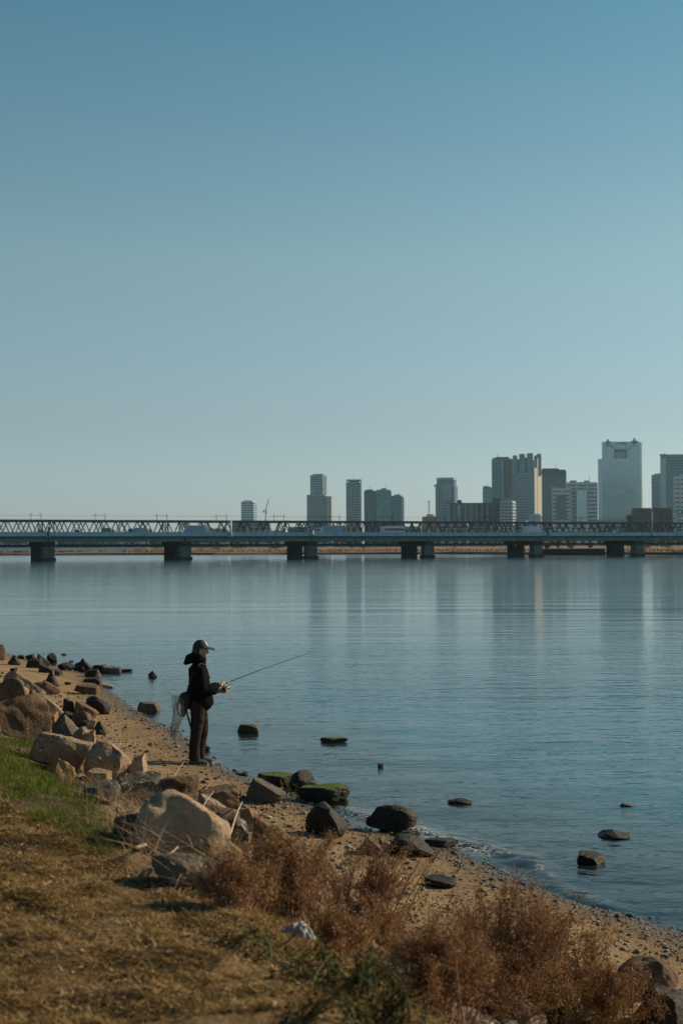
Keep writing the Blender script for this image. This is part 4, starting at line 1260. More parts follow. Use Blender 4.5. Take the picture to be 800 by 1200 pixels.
for ax, ay in ((-0.065, -0.1), (0.03, 0.1)):
    sh_ = skin_union('shoe', [T([(ax - 0.045, ay, 0.055), (ax + 0.05, ay, 0.055), (ax + 0.13, ay, 0.04), (ax + 0.175, ay, 0.035)], [0.052, 0.050, 0.042, 0.032], 12, [(1, 0.95)] * 4),
                              T([(ax, ay, 0.06), (ax + 0.005, ay, 0.12)], [0.052, 0.045])], 0.006, 2, shoem, person)
    so = MB(); so.prism([(ax - 0.095, ay - 0.03), (ax - 0.05, ay - 0.047), (ax + 0.08, ay - 0.05), (ax + 0.18, ay - 0.035), (ax + 0.205, ay), (ax + 0.18, ay + 0.035), (ax + 0.08, ay + 0.05), (ax - 0.05, ay + 0.047), (ax - 0.095, ay + 0.03)], 0.0, 0.024)
    so.build('sole', solem, sh_)
# cap: crown dome, brim, white print on the front
cap_m = MB()
n1_, n2_ = 28, 9
cc = Vector((0.035, 0, 1.628))
for i in range(n2_ + 1):
    th = (math.pi / 2) * i / n2_
    for k in range(n1_):
        ph = 2 * math.pi * k / n1_
        cap_m.v.append((cc.x + 0.109 * math.sin(th) * math.cos(ph), 0.090 * math.sin(th) * math.sin(ph), cc.z + (0.122 if math.cos(ph) > -2 else 0.1) * math.cos(th) - (0.022 * max(0, -math.cos(ph)) if i == n2_ else 0)))
for i in range(n2_):
    for k in range(n1_):
        k2 = (k + 1) % n1_
        cap_m.f.append((i * n1_ + k, (i + 1) * n1_ + k, (i + 1) * n1_ + k2, i * n1_ + k2))
cap = cap_m.build('cap', navy, person, True)
bm_ = MB()
W = 0.082
rows = []
for j, (dx, z, hw) in enumerate(((0.0, 0.004, 1.0), (0.035, 0.002, 0.98), (0.07, -0.006, 0.86), (0.098, -0.018, 0.58), (0.108, -0.022, 0.25))):
    for s in range(9):
        u = -1 + s / 4
        x = cc.x + 0.109 * math.sqrt(max(0.0, 1 - (u * hw * W / 0.090) ** 2)) * (1 if j < 1 else 1) * 0.97 + dx * (1 - 0.25 * u * u)
        bm_.v.append((x, u * hw * W, cc.z + z - 0.012 * u * u + 0.004))
for j in range(4):
    for s in range(8):
        a = j * 9 + s
        bm_.f.append((a, a + 1, a + 10, a + 9))
brim = bm_.build('brim', navy, cap, True)
sd = brim.modifiers.new('t', 'SOLIDIFY'); sd.thickness = 0.006
pr = MB()
for i in range(5):
    for k in range(7):
        th = 0.62 + 0.16 * i; ph = -0.55 + 0.18 * k - 0.0
        pr.v.append((cc.x + 0.1105 * math.sin(th) * math.cos(ph), 0.0915 * math.sin(th) * math.sin(ph), cc.z + 0.1235 * math.cos(th)))
for i in range(4):
    for k in range(6):
        a = i * 7 + k
        pr.f.append((a, a + 7, a + 8, a + 1))
pr.build('cap_print', capwhite, cap, True)
hr = skin_union('hair', [E((0.0, 0, 1.585), (0.085, 0.083, 0.075)), T([(-0.03, 0, 1.56), (-0.03, 0, 1.50)], [0.06, 0.05])], 0.007, 2, hairm, person)
for s in (-1, 1):
    eyes = MB(); eyes.ell((0.124, s * 0.032, 1.588), (0.009, 0.011, 0.006), 10, 6); eyes.build('eye', hairm, person, True)

def sp(p):
    """person space to world"""
    p = Vector(p) * kp
    c, s = math.cos(PR), math.sin(PR)
    return Vector((PX + p.x * c - p.y * s, PY + p.x * s + p.y * c, PZ - 0.005 + p.z))
def child_space(o):
    o.location = (PX, PY, PZ - 0.005); o.rotation_euler = (0, 0, PR); o.scale = (kp, kp, kp)
# fishing rod with reel
rod = empty('fishing_rod'); child_space(rod)
tag(rod, 'slim black spinning rod with reel, held out over the water by the angler', 'fishing rod')
tipw = at(374, 761.5, PY + 0.75)
inv = Matrix.LocRotScale(Vector((PX, PY, PZ - 0.005)), Matrix.Rotation(PR, 3, 'Z').to_quaternion(), Vector((kp, kp, kp))).inverted()
tip = inv @ tipw
start = Vector(grip)
rd_ = (tip - start).normalized()
mb = MB(); butt = start - rd_ * 0.24
mb.tube([butt, start - rd_ * 0.12, start + rd_ * 0.02, start + rd_ * 0.12], [0.011, 0.012, 0.010, 0.008], 10); mb.build('handle', rodm, rod, True)
mb = MB(); L = (tip - start).length
sag = Vector((0, 0, -0.012))
mb.tube([start + rd_ * (0.10 + (L - 0.10) * k / 10) - sag * math.sin(math.pi * k / 10) for k in range(11)], [0.0056 - 0.0036 * k / 10 for k in range(11)], 8); mb.build('blank', rodm, rod, True)
for k in range(5):
    c_ = start + rd_ * (0.28 + (L - 0.3) * k / 4.2) + Vector((0, 0, -0.014)) - sag * math.sin(math.pi * min(1, (0.2 + k * 0.2)))
    q = MB(); n_ = 10; rr0 = 0.012 - 0.0016 * k
    sidev = rd_.cross(Vector((0, 0, 1))).normalized(); upv = sidev.cross(rd_)
    q.tube([c_ + sidev * rr0 * math.cos(a) + upv * rr0 * math.sin(a) for a in [2 * math.pi * i / n_ for i in range(n_ + 1)]], 0.0014, 5)
    q.build('line_guide', reelm, rod)
rl = MB(); rc = start + rd_ * 0.045 + Vector((0.0, 0, -0.075))
rl.tube([start + rd_ * 0.02 + Vector((0, 0, -0.005)), rc], [0.007, 0.008], 8)
rl.ell(rc, (0.030, 0.022, 0.026), 14, 8)
rl.tube([rc - rd_ * -0.015, rc + rd_ * 0.035, rc + rd_ * 0.037, rc + rd_ * 0.075], [0.024, 0.024, 0.019, 0.021], 14)
ro = rl.build('reel', reelm, rod, True)
q = MB(); q.tube([rc + Vector((0, 0.02, 0)), rc + Vector((0, 0.05, 0)), rc + Vector((-0.03, 0.06, -0.03)), Vector(grip2)], [0.004, 0.004, 0.004, 0.004], 6); q.ell(grip2, (0.011, 0.016, 0.011), 10, 6)
q.build('crank', reelm, ro, True)

# bag worn behind the hips
bag = skin_union('waist_bag', [E((-0.185, 0.0, 0.915), (0.085, 0.15, 0.105)), E((-0.155, 0, 0.98), (0.07, 0.13, 0.05)), E((-0.165, 0, 0.83), (0.06, 0.13, 0.06))], 0.008, 3, bagm)
child_space(bag); folds(bag, 0.008, 8, 12)
tag(bag, 'black nylon bag worn behind the hips of the angler', 'bag')
b2 = MB(); b2.tube([(-0.17, -0.10, 1.0), (-0.145, -0.14, 1.12), (-0.10, -0.17, 1.28), (0.02, -0.14, 1.43), (0.10, -0.05, 1.40), (0.18, 0.06, 1.2)], [0.013] * 6, 6, True, [(1, 0.4)] * 6)
b2.build('strap', strapm, bag, True)
# landing net hanging from the bag: hoop, handle, cord bag
net = empty('landing_net'); child_space(net)
tag(net, 'folded landing net with beige mesh hanging from the black bag', 'landing net')
hp = MB(); n_ = 22
hc = Vector((-0.245, -0.10, 0.83))
ring = [hc + Vector((0.065 * math.cos(a), 0.10 * math.cos(a) * 0.5, 0.125 * math.sin(a))) for a in [2 * math.pi * k / n_ for k in range(n_ + 1)]]
hp.tube(ring, 0.010, 7); hp.ell(hc + Vector((0.03, 0, -0.05)), (0.04, 0.02, 0.10), 12, 8); hp.build('hoop', netframe, net, True)
hd = MB(); hd.tube([(-0.185, -0.13, 0.80), (-0.15, -0.14, 0.66), (-0.09, -0.14, 0.45)], [0.012, 0.013, 0.011], 8); hd.build('handle', strapm, net, True)
nb = MB()
def npnt(u, v):
    a = 2 * math.pi * u
    r_ = 1.15 - 0.75 * v ** 0.8
    fold = 1 + 0.22 * math.sin(3 * a + 2.2 * v) + 0.12 * math.sin(5 * a - 4 * v)
    return Vector((-0.275 + 0.085 * r_ * fold * math.cos(a) - 0.075 * v + 0.015 * math.sin(5 * v), -0.10 + 0.07 * r_ * fold * math.sin(a), 0.96 - 0.55 * v - 0.05 * math.cos(a) * (1 - v)))
K, J = 20, 30
for k in range(K):
    for s in (1, -1):
        nb.tube([npnt((k + s * j * 0.30) / K, j / (J - 1)) for j in range(J)], 0.0022, 3, False)
nb.build('net_mesh', netm, net)

# ================================================================== FAR BANK
GZ = 2.6                                        # ground level of the far side
_far_px = [(-420, 651.4), (-150, 651.1), (0, 650.7), (130, 650.2), (250, 650.2), (330, 649.8), (430, 649.6), (520, 649.4), (610, 649.9), (700, 649.9), (800, 650.3), (900, 651), (1150, 654)]
FAR = [on_plane(*p) for p in _far_px]
fx = np.array([p.x for p in FAR]); fy = np.array([p.y for p in FAR])
def far_y(x): return np.interp(x, fx, fy)
_w = np.array([-8, -0.6, 0.0, 0.5, 4, 20, 45, 70, 95, 140, 400, 1200, 2900.0])
_z = np.array([-1.2, -0.1, 0.1, 0.75, 0.95, 1.15, 1.35, 1.7, 2.4, GZ, GZ, GZ, GZ])
xs = np.concatenate([np.linspace(-1300, fx[0], 8)[:-1], np.linspace(fx[0], fx[-1], 260), np.linspace(fx[-1], 1300, 12)[1:]])
V, nw = [], len(_w)
for x in xs:
    for w_, z_ in zip(_w, _z):
        y0 = far_y(x) + 2.2 * vnoise(np.array([x * 0.08]), np.array([0.5]), 5)[0] * (w_ < 60)
        V.append((x, min(y0 + w_, 3080) if w_ > 1000 else y0 + w_, z_ + (0.25 * vnoise(np.array([x * .06]), np.array([w_ * .06]), 6)[0] if 2 < w_ < 90 else 0)))
n_ = len(xs)
i = (np.arange(n_ - 1)[:, None] * nw + np.arange(nw - 1)[None, :]).ravel()
me = mesh_np('far_bank', np.array(V), np.stack([i, i + nw, i + nw + 1, i + 1], 1), True)
t = NT('far_bank_soil')
z_sep = t.node('ShaderNodeSeparateXYZ'); t.put(z_sep.inputs[0], t.coord())
bank_c = t.ramp(t.noise(0.06, 5, 0.6), [(0.35, (0.10, 0.06, 0.032)), (0.55, (0.26, 0.14, 0.07)), (0.7, (0.36, 0.21, 0.115))])
c = t.mix(t.maprange(z_sep.outputs[2], 0.45, 0.8), (0.05, 0.043, 0.036), bank_c)
tag(link('far_bank', me, t.done(t.principled(c, 0.95))), kind='structure')

rng = np.random.RandomState(8)
n_ = 9000
x = rng.uniform(-420, 420, n_ * 3); w_ = rng.gamma(2.0, 12, n_ * 3) + 1
k = (fbm(x * 0.03, w_ * 0.05, 4, 3) > -0.25)
x, w_ = x[k][:n_], w_[k][:n_]
y = far_y(x) + w_
zz = np.interp(w_, _w, _z) - 0.1
me = blades('far_reeds', np.stack([x, y, zz], 1), None, rng, (0.5, 1.4), (0.25, 0.6), (0.0, 0.5), 0.6, (0.55, 0.3))
t_ = leafy('far_reed_leaf', [(0.0, (0.08, 0.042, 0.022)), (0.5, (0.25, 0.135, 0.07)), (1.0, (0.38, 0.23, 0.125))], 0.2)
tag(link('far_reeds', me, t_), 'rust and straw coloured reeds covering the far river bank', 'reeds', kind='stuff')

# ================================================================== BUILDINGS
def bmat(name, c, rough=0.6, spec=0.4, var=0.12, scale=0.08):
    return simple(name, c, rough, var, scale, 0, 20, 0, spec)
def gmat(name, c, rough=0.14, metal=0.15):
    """glass curtain wall: panes on a storey grid that differ a little"""
    t = NT(name)
    sn = t.node('ShaderNodeVectorMath', operation='SNAP'); t.put(sn.inputs[0], t.coord()); sn.inputs[1].default_value = (2.7, 2.7, 4.0)
    wn_ = t.node('ShaderNodeTexWhiteNoise'); t.put(wn_.inputs['Vector'], sn.outputs[0])
    cc_ = t.mix(0.25 if metal > 0.3 else 0.7, c, t.mix(1.0, c, t.ramp(wn_.outputs['Value'], [(0.0, (0.62, 0.64, 0.66)), (0.8, (1.1, 1.1, 1.1)), (1.0, (1.6, 1.55, 1.5))]), 'MULTIPLY'))
    return t.done(t.principled(cc_, rough, None, metal, 0.8))
G_blue = gmat('blue_grey_glass', (0.05, 0.115, 0.16))
G_dark = gmat('dark_glass', (0.02, 0.032, 0.04))
G_teal = gmat('teal_glass', (0.04, 0.22, 0.23))
G_pale = gmat('pale_mirror_glass', (0.48, 0.62, 0.67), 0.2, 0.32)
W_grey = bmat('grey_panel', (0.25, 0.34, 0.40))
W_pale = bmat('pale_panel', (0.38, 0.48, 0.54))
W_white = bmat('white_panel', (0.56, 0.64, 0.68))
W_beige = bmat('beige_panel', (0.40, 0.35, 0.30))
W_dark = bmat('dark_panel', (0.045, 0.065, 0.08))
W_blue = bmat('blue_panel', (0.16, 0.29, 0.37))
W_brown = bmat('brown_brick', (0.13, 0.085, 0.07))
W_redbrown = bmat('reddish_panel', (0.22, 0.16, 0.145))
P_red = bmat('red_paint', (0.42, 0.09, 0.06))
P_green = bmat('green_sign_paint', (0.03, 0.26, 0.15))
P_orange = bmat('brown_orange_panel', (0.34, 0.19, 0.12))

def foot(pxs, Y):
    return [(lambda p: (p.x, p.y))(at(px, 640, Y + dY)) for px, dY in pxs]
def ztop(px, py, Y): return at(px, py, Y).z

def facade(parent, pts, z0, z1, band_m, glass_m, fh=4.0, band=0.4, bay=4.0, mull=0.35, mull_m=None, skip=(), wallname='glass_wall', proud=0.35, edges=None):
    """glass core with proud floor bands and vertical mullions on every side"""
    core = MB(); core.prism(pts, z0, z1); core.build(wallname, glass_m, parent)
    nf = max(2, int(round((z1 - z0) / fh))); h = (z1 - z0) / nf
    bm1, bm2 = MB(), MB()
    n = len(pts)
    for e in range(n):
        if edges is not None and e not in edges: continue
        a, b = Vector((*pts[e], 0)), Vector((*pts[(e + 1) % n], 0))
        d = b - a; L = d.length
        if L < 2: continue
        d.normalize(); nn = Vector((d.y, -d.x, 0))
        if nn.dot(-a) < -0.15 * a.length: continue          # a face turned far away
        rot = Matrix.Rotation(math.atan2(d.y, d.x), 3, 'Z')
        mid = (a + b) / 2 + nn * (proud / 2 + 0.01)
        if band > 0:
            for f in range(nf + 1):
                zc = z0 + f * h
                hh = h * band if 0 < f < nf else h * band * 0.6
                bm1.box((mid.x, mid.y, min(max(zc, z0 + hh / 2), z1 - hh / 2)), (L + proud, proud, hh), rot)
        if mull > 0:
            nb = max(1, int(round(L / bay)))
            for k in range(nb + 1):
                p = a + d * (L * k / nb) + nn * (proud * 0.7 + 0.02)
                bm2.box((p.x, p.y, (z0 + z1) / 2 + 0.05), (mull, proud * 1.4 + 0.05, z1 - z0), rot)
    if bm1.v: bm1.build('floor_bands', band_m, parent)
    if bm2.v: bm2.build('mullions', mull_m or band_m, parent)
def block(parent, name, pxs, Y, py0, py1, mat):
    pts = foot(pxs, Y)
    z1 = ztop(pxs[0][0], py1, Y); z0 = GZ if py0 is None else ztop(pxs[0][0], py0, Y)
    mb = MB(); mb.prism(pts, z0, z1)
    return mb.build(name, mat, parent), pts, z0, z1
def tower(label, pxs, Y, py_top, band_m, glass_m, root=None, py_base=None, name='tower_building', roof_m=None, **kw):
    pts = foot(pxs, Y)
    if root is None:
        root = tag(empty(name), label, 'building')
    z1 = ztop(pxs[0][0], py_top, Y); z0 = GZ if py_base is None else ztop(pxs[0][0], py_base, Y)
    facade(root, pts, z0, z1, band_m, glass_m, **kw)
    cx_ = sum(p[0] for p in pts) / len(pts); cy_ = sum(p[1] for p in pts) / len(pts)
    mb = MB(); mb.prism([((p[0] - cx_) * 1.012 + cx_, (p[1] - cy_) * 1.012 + cy_) for p in pts], z1 + 0.01, z1 + 1.3)
    mb.build('roof', roof_m or band_m, root)
    if py_base is None and py_top < 590:
        rq = random.Random(int(pxs[0][0] * 10))
        for k in range(2):
            f_ = rq.uniform(0.25, 0.75); g_ = rq.uniform(0.3, 0.6)
            qx = pts[0][0] + (pts[1][0] - pts[0][0]) * f_; qy = min(p[1] for p in pts) + 30 * g_
            mb = MB(); mb.box((qx, qy, z1 + 2.2), (rq.uniform(4, 9), 6, rq.uniform(2.0, 4.0))); mb.build('roof_plant', W_grey, root)
        mb = MB(); mb.bar((qx + 3, qy, z1 + 1), (qx + 3, qy, z1 + rq.uniform(6, 12)), 0.5); mb.build('roof_mast', W_grey, root)
    return root
def quad(x0, x1, D=30, xc=None, xl=None):
    """footprint: x0..xc is the front; xc..x1 the side turned to the sun; xl..x0 a side on the other hand"""
    p = []
    if xl is not None: p.append((xl, D))
    p.append((x0, 0)); p.append((xc if xc is not None else x1, 0))
    if xc is not None: p.append((x1, D))
    else: p.append((x1 - 0.5, D))
    if xl is None: p.append((x0 + 0.5, D))
    if xl is not None and xc is not None: pass
    return p

# far small tower with brown foot
r0 = tower('small pale far tower standing alone, a cream-topped block with a brown foot', quad(283, 301, 35, 297), 3000, 588.5, W_pale, G_blue, fh=5, band=0.5, bay=6, py_base=613)
block(r0, 'podium', quad(282.5, 301.3, 37, 297.5), 3000, None, 613, P_orange)
block(r0, 'roof_house', quad(285.5, 298.5, 25, 295.5), 3005, 588.5, 586.5, W_pale)
# stepped tower
r0 = tower('stepped apartment tower with a narrower rounded upper part and red rooftop lettering band', quad(360, 390.3, 45, 381), 2400, 580.8, W_grey, G_blue, fh=4, band=0.42, bay=5)
tower(None, [(364, 4), (368, 0), (378, 0), (382.5, 8), (382, 40), (365, 40)], 2400, 557.5, W_grey, G_blue, root=r0, py_base=580, fh=4, band=0.35, bay=4.5)
block(r0, 'roof_house', [(367, 8), (379.5, 8), (379, 30), (367.5, 30)], 2400, 557.5, 555, W_pale)
block(r0, 'side_wing', quad(382, 390.5, 40, 388.5), 2392, None, 581.5, W_beige)
sg = MB()
for k in range(9):
    p = at(362.5 + k * 2.5, 604.5, 2393); sg.box(p, (2.0, 0.6, 3.2 - 0.8 * (k % 2)))
sg.build('rooftop_lettering', P_red, r0)
# slim tower with open crown
r0 = tower('slim grey slab tower with an open dark crown frame, alone between two groups', quad(406, 423.3, 26, 422), 2200, 566, W_grey, G_blue, fh=4, band=0.35, bay=4)
cr = MB()
for px_ in (406.3, 410.5, 414.7, 418.9, 423):
    for dy in (0, 24): cr.bar(at(px_, 566.5, 2201 + dy), at(px_, 562, 2201 + dy), 0.9)
cr.build('crown_posts', W_dark, r0); block(r0, 'crown_roof', quad(405.8, 423.5, 26), 2200, 563.2, 561.8, W_pale); block(r0, 'roof_house', quad(409, 421, 18), 2204, 566, 563.2, W_dark)
# dark tower and teal glass neighbour, blue neighbour
r0 = tower('dark ribbed office tower joined beside the teal glass one', quad(427, 441.5, 30), 2010, 576.4, W_dark, G_dark, fh=4, band=0.2, bay=3, mull=0.7, mull_m=W_grey)
block(r0, 'roof_rim', quad(426.8, 441.7, 30), 2008, 577.6, 575.6, W_dark)
tower('teal green glass office tower, brightest of the three joined office towers', quad(441.5, 458.3, 30, 457), 2000, 575.0, W_blue, G_teal, fh=4, band=0.14, bay=4, mull=0.2)
tower('lower blue glass office tower beside the teal glass one', quad(458, 473, 35, 470.5, ), 2015, 582, W_blue, G_blue, fh=4, band=0.25, bay=3, mull=0.5)
# red and white mast on a brown building
r0 = tag(empty('broadcast_tower'), 'small red and white lattice mast on the low brown building', 'mast')
for k in range(6):
    mb = MB(); z_a, z_b = ztop(502.5, 604 - 2.6 * k, 1700), ztop(502.5, 604 - 2.6 * (k + 1), 1700); X_ = at(502.5, 600, 1700).x
    wd = 1.6 - 0.12 * k
    for sx_ in (-1, 1):
        for sy_ in (-1, 1): mb.bar((X_ + sx_ * wd / 2, 1700 + sy_ * wd / 2, z_a), (X_ + sx_ * (wd - .12) / 2, 1700 + sy_ * (wd - .12) / 2, z_b), 0.35)
    mb.bar((X_ - wd / 2, 1700 - wd / 2, z_a), (X_ + wd / 2, 1700 - wd / 2, z_b), 0.25); mb.bar((X_ + wd / 2, 1700 - wd / 2, z_a), (X_ - wd / 2, 1700 - wd / 2, z_b), 0.25)
    mb.build('mast_section', P_red if k % 2 == 0 else W_white, r0)
mb = MB(); zt = ztop(502.5, 588.4, 1700); mb.prism([(X_ + 2.6 * math.cos(a), 1700 + 2.6 * math.sin(a)) for a in [2 * math.pi * k / 10 for k in range(10)]], zt, zt + 0.8); mb.build('platform', W_white, r0)
mb = MB(); mb.bar((X_, 1700, zt), (X_, 1700, zt + 3.2), 0.3); mb.build('aerial', P_red, r0)
r0 = tower('low brown building with a flat top under the red and white mast', quad(495, 512.5, 25), 1690, 606.5, P_orange, W_redbrown, fh=5, band=0.5, bay=6, mull=0.6, name='low_building')
block(r0, 'roof_house', quad(499.5, 508, 15), 1694, 606.5, 602.6, W_pale)
# cream tower with arched crown
r0 = tower('grey hotel-like tower with a rounded crown and pale central ribs', [(510.8, 6), (514, 0), (532.5, 0), (535.7, 6), (535.3, 40), (511.3, 40)], 2100, 570.5, W_grey, G_blue, fh=3.8, band=0.38, bay=4, mull=0.7)
tower(None, [(512.3, 8), (515, 2), (531.5, 2), (534.2, 8), (533.8, 36), (512.8, 36)], 2100, 561.5, W_grey, G_blue, root=r0, py_base=570.5, fh=3.8, band=0.3, bay=4, mull=0.7)
block(r0, 'crown_ring', [(511.7, 6), (515, 0), (531.5, 0), (534.8, 6), (534.2, 36), (512.2, 36)], 2099, 562.5, 559.7, W_pale)
for k, px_ in enumerate((519, 521.5, 524, 526.5)):
    block(r0, 'central_rib', [(px_, -1.6), (px_ + 1.2, -1.6), (px_ + 1.2, 0.2), (px_, 0.2)], 2100, 586, 566 + abs(k - 1.5), W_white)
# dark grid apartment slab
r0 = tower('long dark apartment slab with a white vertical grid', quad(526, 577.5, 20), 1500, 590.8, W_dark, G_dark, fh=3.2, band=0.3, bay=5.9, mull=0.75, mull_m=W_pale, name='apartment_building')
block(r0, 'stair_tower', quad(535.8, 541, 12), 1504, 590.8, 586, W_dark)
block(r0, 'pale_stair_bay', quad(536, 538.2, 2), 1498, 606, 592, W_pale)  # narrow pale strip up the dark front
tower('thin pale grey tower half hidden behind the dark apartment slab', quad(566, 577.5, 30), 2050, 572.5, W_blue, G_pale, fh=4, band=0.3, bay=4, mull=0.4, roof_m=W_dark)
# brown ribbed tower and tallest terrace tower
r0 = tower('tall slate and brown apartment tower under an overhanging roof cap', [(576.8, 0), (590, 0), (600.5, 3), (600.2, 40), (577.3, 40)], 1950, 538.5, W_grey, G_blue, fh=3.6, band=0.3, bay=4, mull=0.5)
block(r0, 'roof_cap', [(582.3, -2), (596.8, -2), (596.4, 36), (582.8, 36)], 1950, 537.2, 535.6, W_dark)
block(r0, 'plant_room', [(583.5, 0), (595.8, 0), (595.4, 30), (584, 30)], 1950, 538.5, 537.2, W_grey)
for a_, b_, mm in ((588.2, 590.2, W_white), (592, 600.3, W_redbrown)):
    block(r0, 'vertical_panel', [(a_, -1.5), (b_, -1.0), (b_, 2.6), (a_, 0.2)], 1950, None, 541, mm)
r0 = tower('tallest pale apartment tower with stepped crown and a sunlit side', quad(600.5, 634.8, 42, 626), 1900, 556, W_grey, G_blue, fh=3.5, band=0.34, bay=3.4, mull=0.5)
for a_, b_, tp, d_ in ((601.5, 606, 534.5, 4), (606, 609, 539, 8), (609, 615, 532.8, 2), (615, 618, 537, 8), (618, 624.5, 532, 3), (626.5, 629, 534, 12), (629.5, 634, 531.5, 22)):
    tower(None, [(a_, d_), (b_, d_), (b_ - 0.2, d_ + 22), (a_ + 0.2, d_ + 22)], 1900, tp, W_grey, G_blue, root=r0, py_base=556, fh=3.5, band=0.36, bay=3, mull=0.5)
tower(None, [(602, 9), (625.5, 9), (634, 38), (603, 38)], 1900, 540, W_grey, G_blue, root=r0, py_base=556, fh=3.5, band=0.34, bay=3.4, mull=0.5)
block(r0, 'sun_painted_face', [(626.3, 0.4), (629, 12.0), (629.2, 12.5), (627, 3)], 1899, None, 548, W_beige)  # beige slab paints the warm sunlight onto this side
block(r0, 'sun_painted_face', [(629.8, 17), (634.6, 39.5), (634.4, 41), (629.9, 20)], 1898, None, 536, W_beige)  # sunlight painted in beige on the rear step too
r0 = tower('low grey apartment block with pale balconies in front of the slate and brown tower', quad(586, 604, 18, 600), 1400, 588.5, W_pale, G_dark, fh=3.2, band=0.55, bay=4, mull=0.3, name='apartment_building')
tower('narrow dark block squeezed beside the long dark apartment slab', quad(577.5, 585.8, 18), 1420, 585, W_dark, G_dark, fh=3.4, band=0.4, bay=4, mull=0.3, name='apartment_building')
# dark office block
r0 = tower('dark glass office block with a flat black top', quad(634.8, 663.4, 40, 662.4), 2050, 551.5, W_dark, G_dark, fh=4.2, band=0.22, bay=4.5, mull=0.6, mull_m=W_blue)
block(r0, 'black_parapet', quad(634.6, 663.6, 41, 662.6), 2048, 556.5, 551.0, W_dark); block(r0, 'roof_house', quad(635.5, 655, 30), 2052, 551, 549, W_dark)
# white low blocks
r0 = tower('white low office building with striped windows and a taller rear half', quad(647.3, 668.5, 30), 1500, 573.5, W_white, G_blue, fh=4.2, band=0.62, bay=9, mull=1.2)
tower(None, [(664, 6), (699.5, 6), (699, 40), (664.5, 40)], 1500, 566.3, W_white, G_blue, root=r0, fh=4.2, band=0.58, bay=11, mull=1.4)
block(r0, 'glass_bay', quad(652, 663.5, 2), 1498.5, 609, 580, G_blue); block(r0, 'glass_bay', quad(675.5, 687.5, 2), 1502, 611, 574, G_pale); block(r0, 'roof_house', quad(668, 686, 20), 1510, 566, 565, W_dark)
tower('plain pale building just above the truss before the tallest tower', quad(619, 634, 20, 633), 1300, 604, W_pale, G_pale, fh=4, band=0.6, bay=6, mull=0.5, name='low_building')
# twin-topped mirror tower with a hole
r0 = tag(empty('tower_building'), 'broad mirror glass twin tower with a square opening and knobs at its top', 'building')
YM = 2326
fp_m = [(706, 0), (750.3, 0), (752.2, 20), (751.8, 50), (706.4, 50)]
def mpart(x0_, x1_, y0_, y1_, side=False):
    p = [(x0_, 0), (x1_, 0), (x1_, 50), (x0_ + (0.4 if x0_ < 707 else 0), 50)]
    if side: p = [(x0_, 0), (750.3, 0), (752.2, 22), (751.8, 50), (x0_, 50)]
    facade(r0, foot(p, YM), GZ if y0_ is None else ztop(728, y0_, YM), ztop(728, y1_, YM), W_pale, G_pale, fh=4.1, band=0.12, bay=5.5, mull=0.25, mull_m=W_grey, proud=0.25)
mpart(706, 751, None, 537.2, True)
mpart(706, 721, 537.2, 517.8); mpart(734.2, 751, 537.2, 517.8, True)
mpart(721, 734.2, 528.2, 521)
block(r0, 'opening_rim', [(720.2, -1), (735, -1), (735, 1.5), (720.2, 1.5)], YM, 528.8, 526.6, W_dark)
block(r0, 'opening_rim', [(720.2, -1), (721.2, -1), (721.2, 2), (720.2, 2)], YM, 537.6, 528.8, W_dark); block(r0, 'opening_rim', [(734, -1), (735, -1), (735, 2), (734, 2)], YM, 537.6, 528.8, W_dark)
block(r0, 'opening_back', [(721, 7), (734.2, 7), (734.2, 12), (721, 12)], YM, 537.2, 528.2, W_white)
block(r0, 'roof_garden', [(709, 8), (748, 8), (747.5, 44), (709.5, 44)], YM, 521, 517.2, W_pale)
for (xa, xb, ya, yb_) in ((711.6, 714, 524, 514.8), (742.4, 745.2, 522, 513.8), (710, 716, 519, 517.0), (740, 748, 519.5, 516.6)):
    block(r0, 'roof_knob', [(xa, -2), (xb, -2), (xb, 3), (xa, 3)], YM, ya, yb_, W_grey)
mb = MB(); mb.bar(at(735, 526.5, YM - 2), at(744, 520, YM - 2), 1.6); mb.bar(at(721, 526.5, YM - 2), at(714, 521, YM - 2), 1.2); mb.build('escalator_truss', W_grey, r0)
block(r0, 'pale_board', [(720.3, -1.0), (733.5, -1.0), (733.5, 0.3), (720.3, 0.3)], YM, 578.4, 574.2, W_white)
block(r0, 'pale_board', [(733.8, -0.8), (744.2, -0.8), (744.2, 0.3), (733.8, 0.3)], YM, 577.6, 574.6, W_pale)
facade(r0, foot([(701.3, 8), (705.9, 4), (706, 40), (701.8, 40)], YM), GZ, ztop(703, 537.5, YM), W_pale, G_pale, fh=4.1, band=0.3, bay=4, mull=0.5)
block(r0, 'dark_slot', [(751.0, 10), (752.6, 24), (752.4, 26), (750.8, 14)], YM - 4, 610, 540, W_dark)
# brown brick blocks
r0 = tower('reddish brown brick apartment block with dark balconies, behind the truss', quad(740.6, 763, 20), 900, 597.8, W_brown, G_dark, fh=3.0, band=0.5, bay=5.5, mull=0.6, name='apartment_building')
block(r0, 'side_step', quad(734, 741, 16), 904, None, 603.5, W_brown)
r0 = tower('reddish brown brick apartment block with a plain end wall, twin beside a white stair', quad(764.3, 786.3, 20), 905, 597.6, W_brown, G_dark, fh=3.0, band=0.5, bay=5.5, mull=0.6, name='apartment_building')
block(r0, 'end_wall', quad(775, 786.2, 3), 903.5, None, 598, W_brown); block(r0, 'white_stair', quad(762.6, 764.6, 4), 902, None, 599.5, W_white)
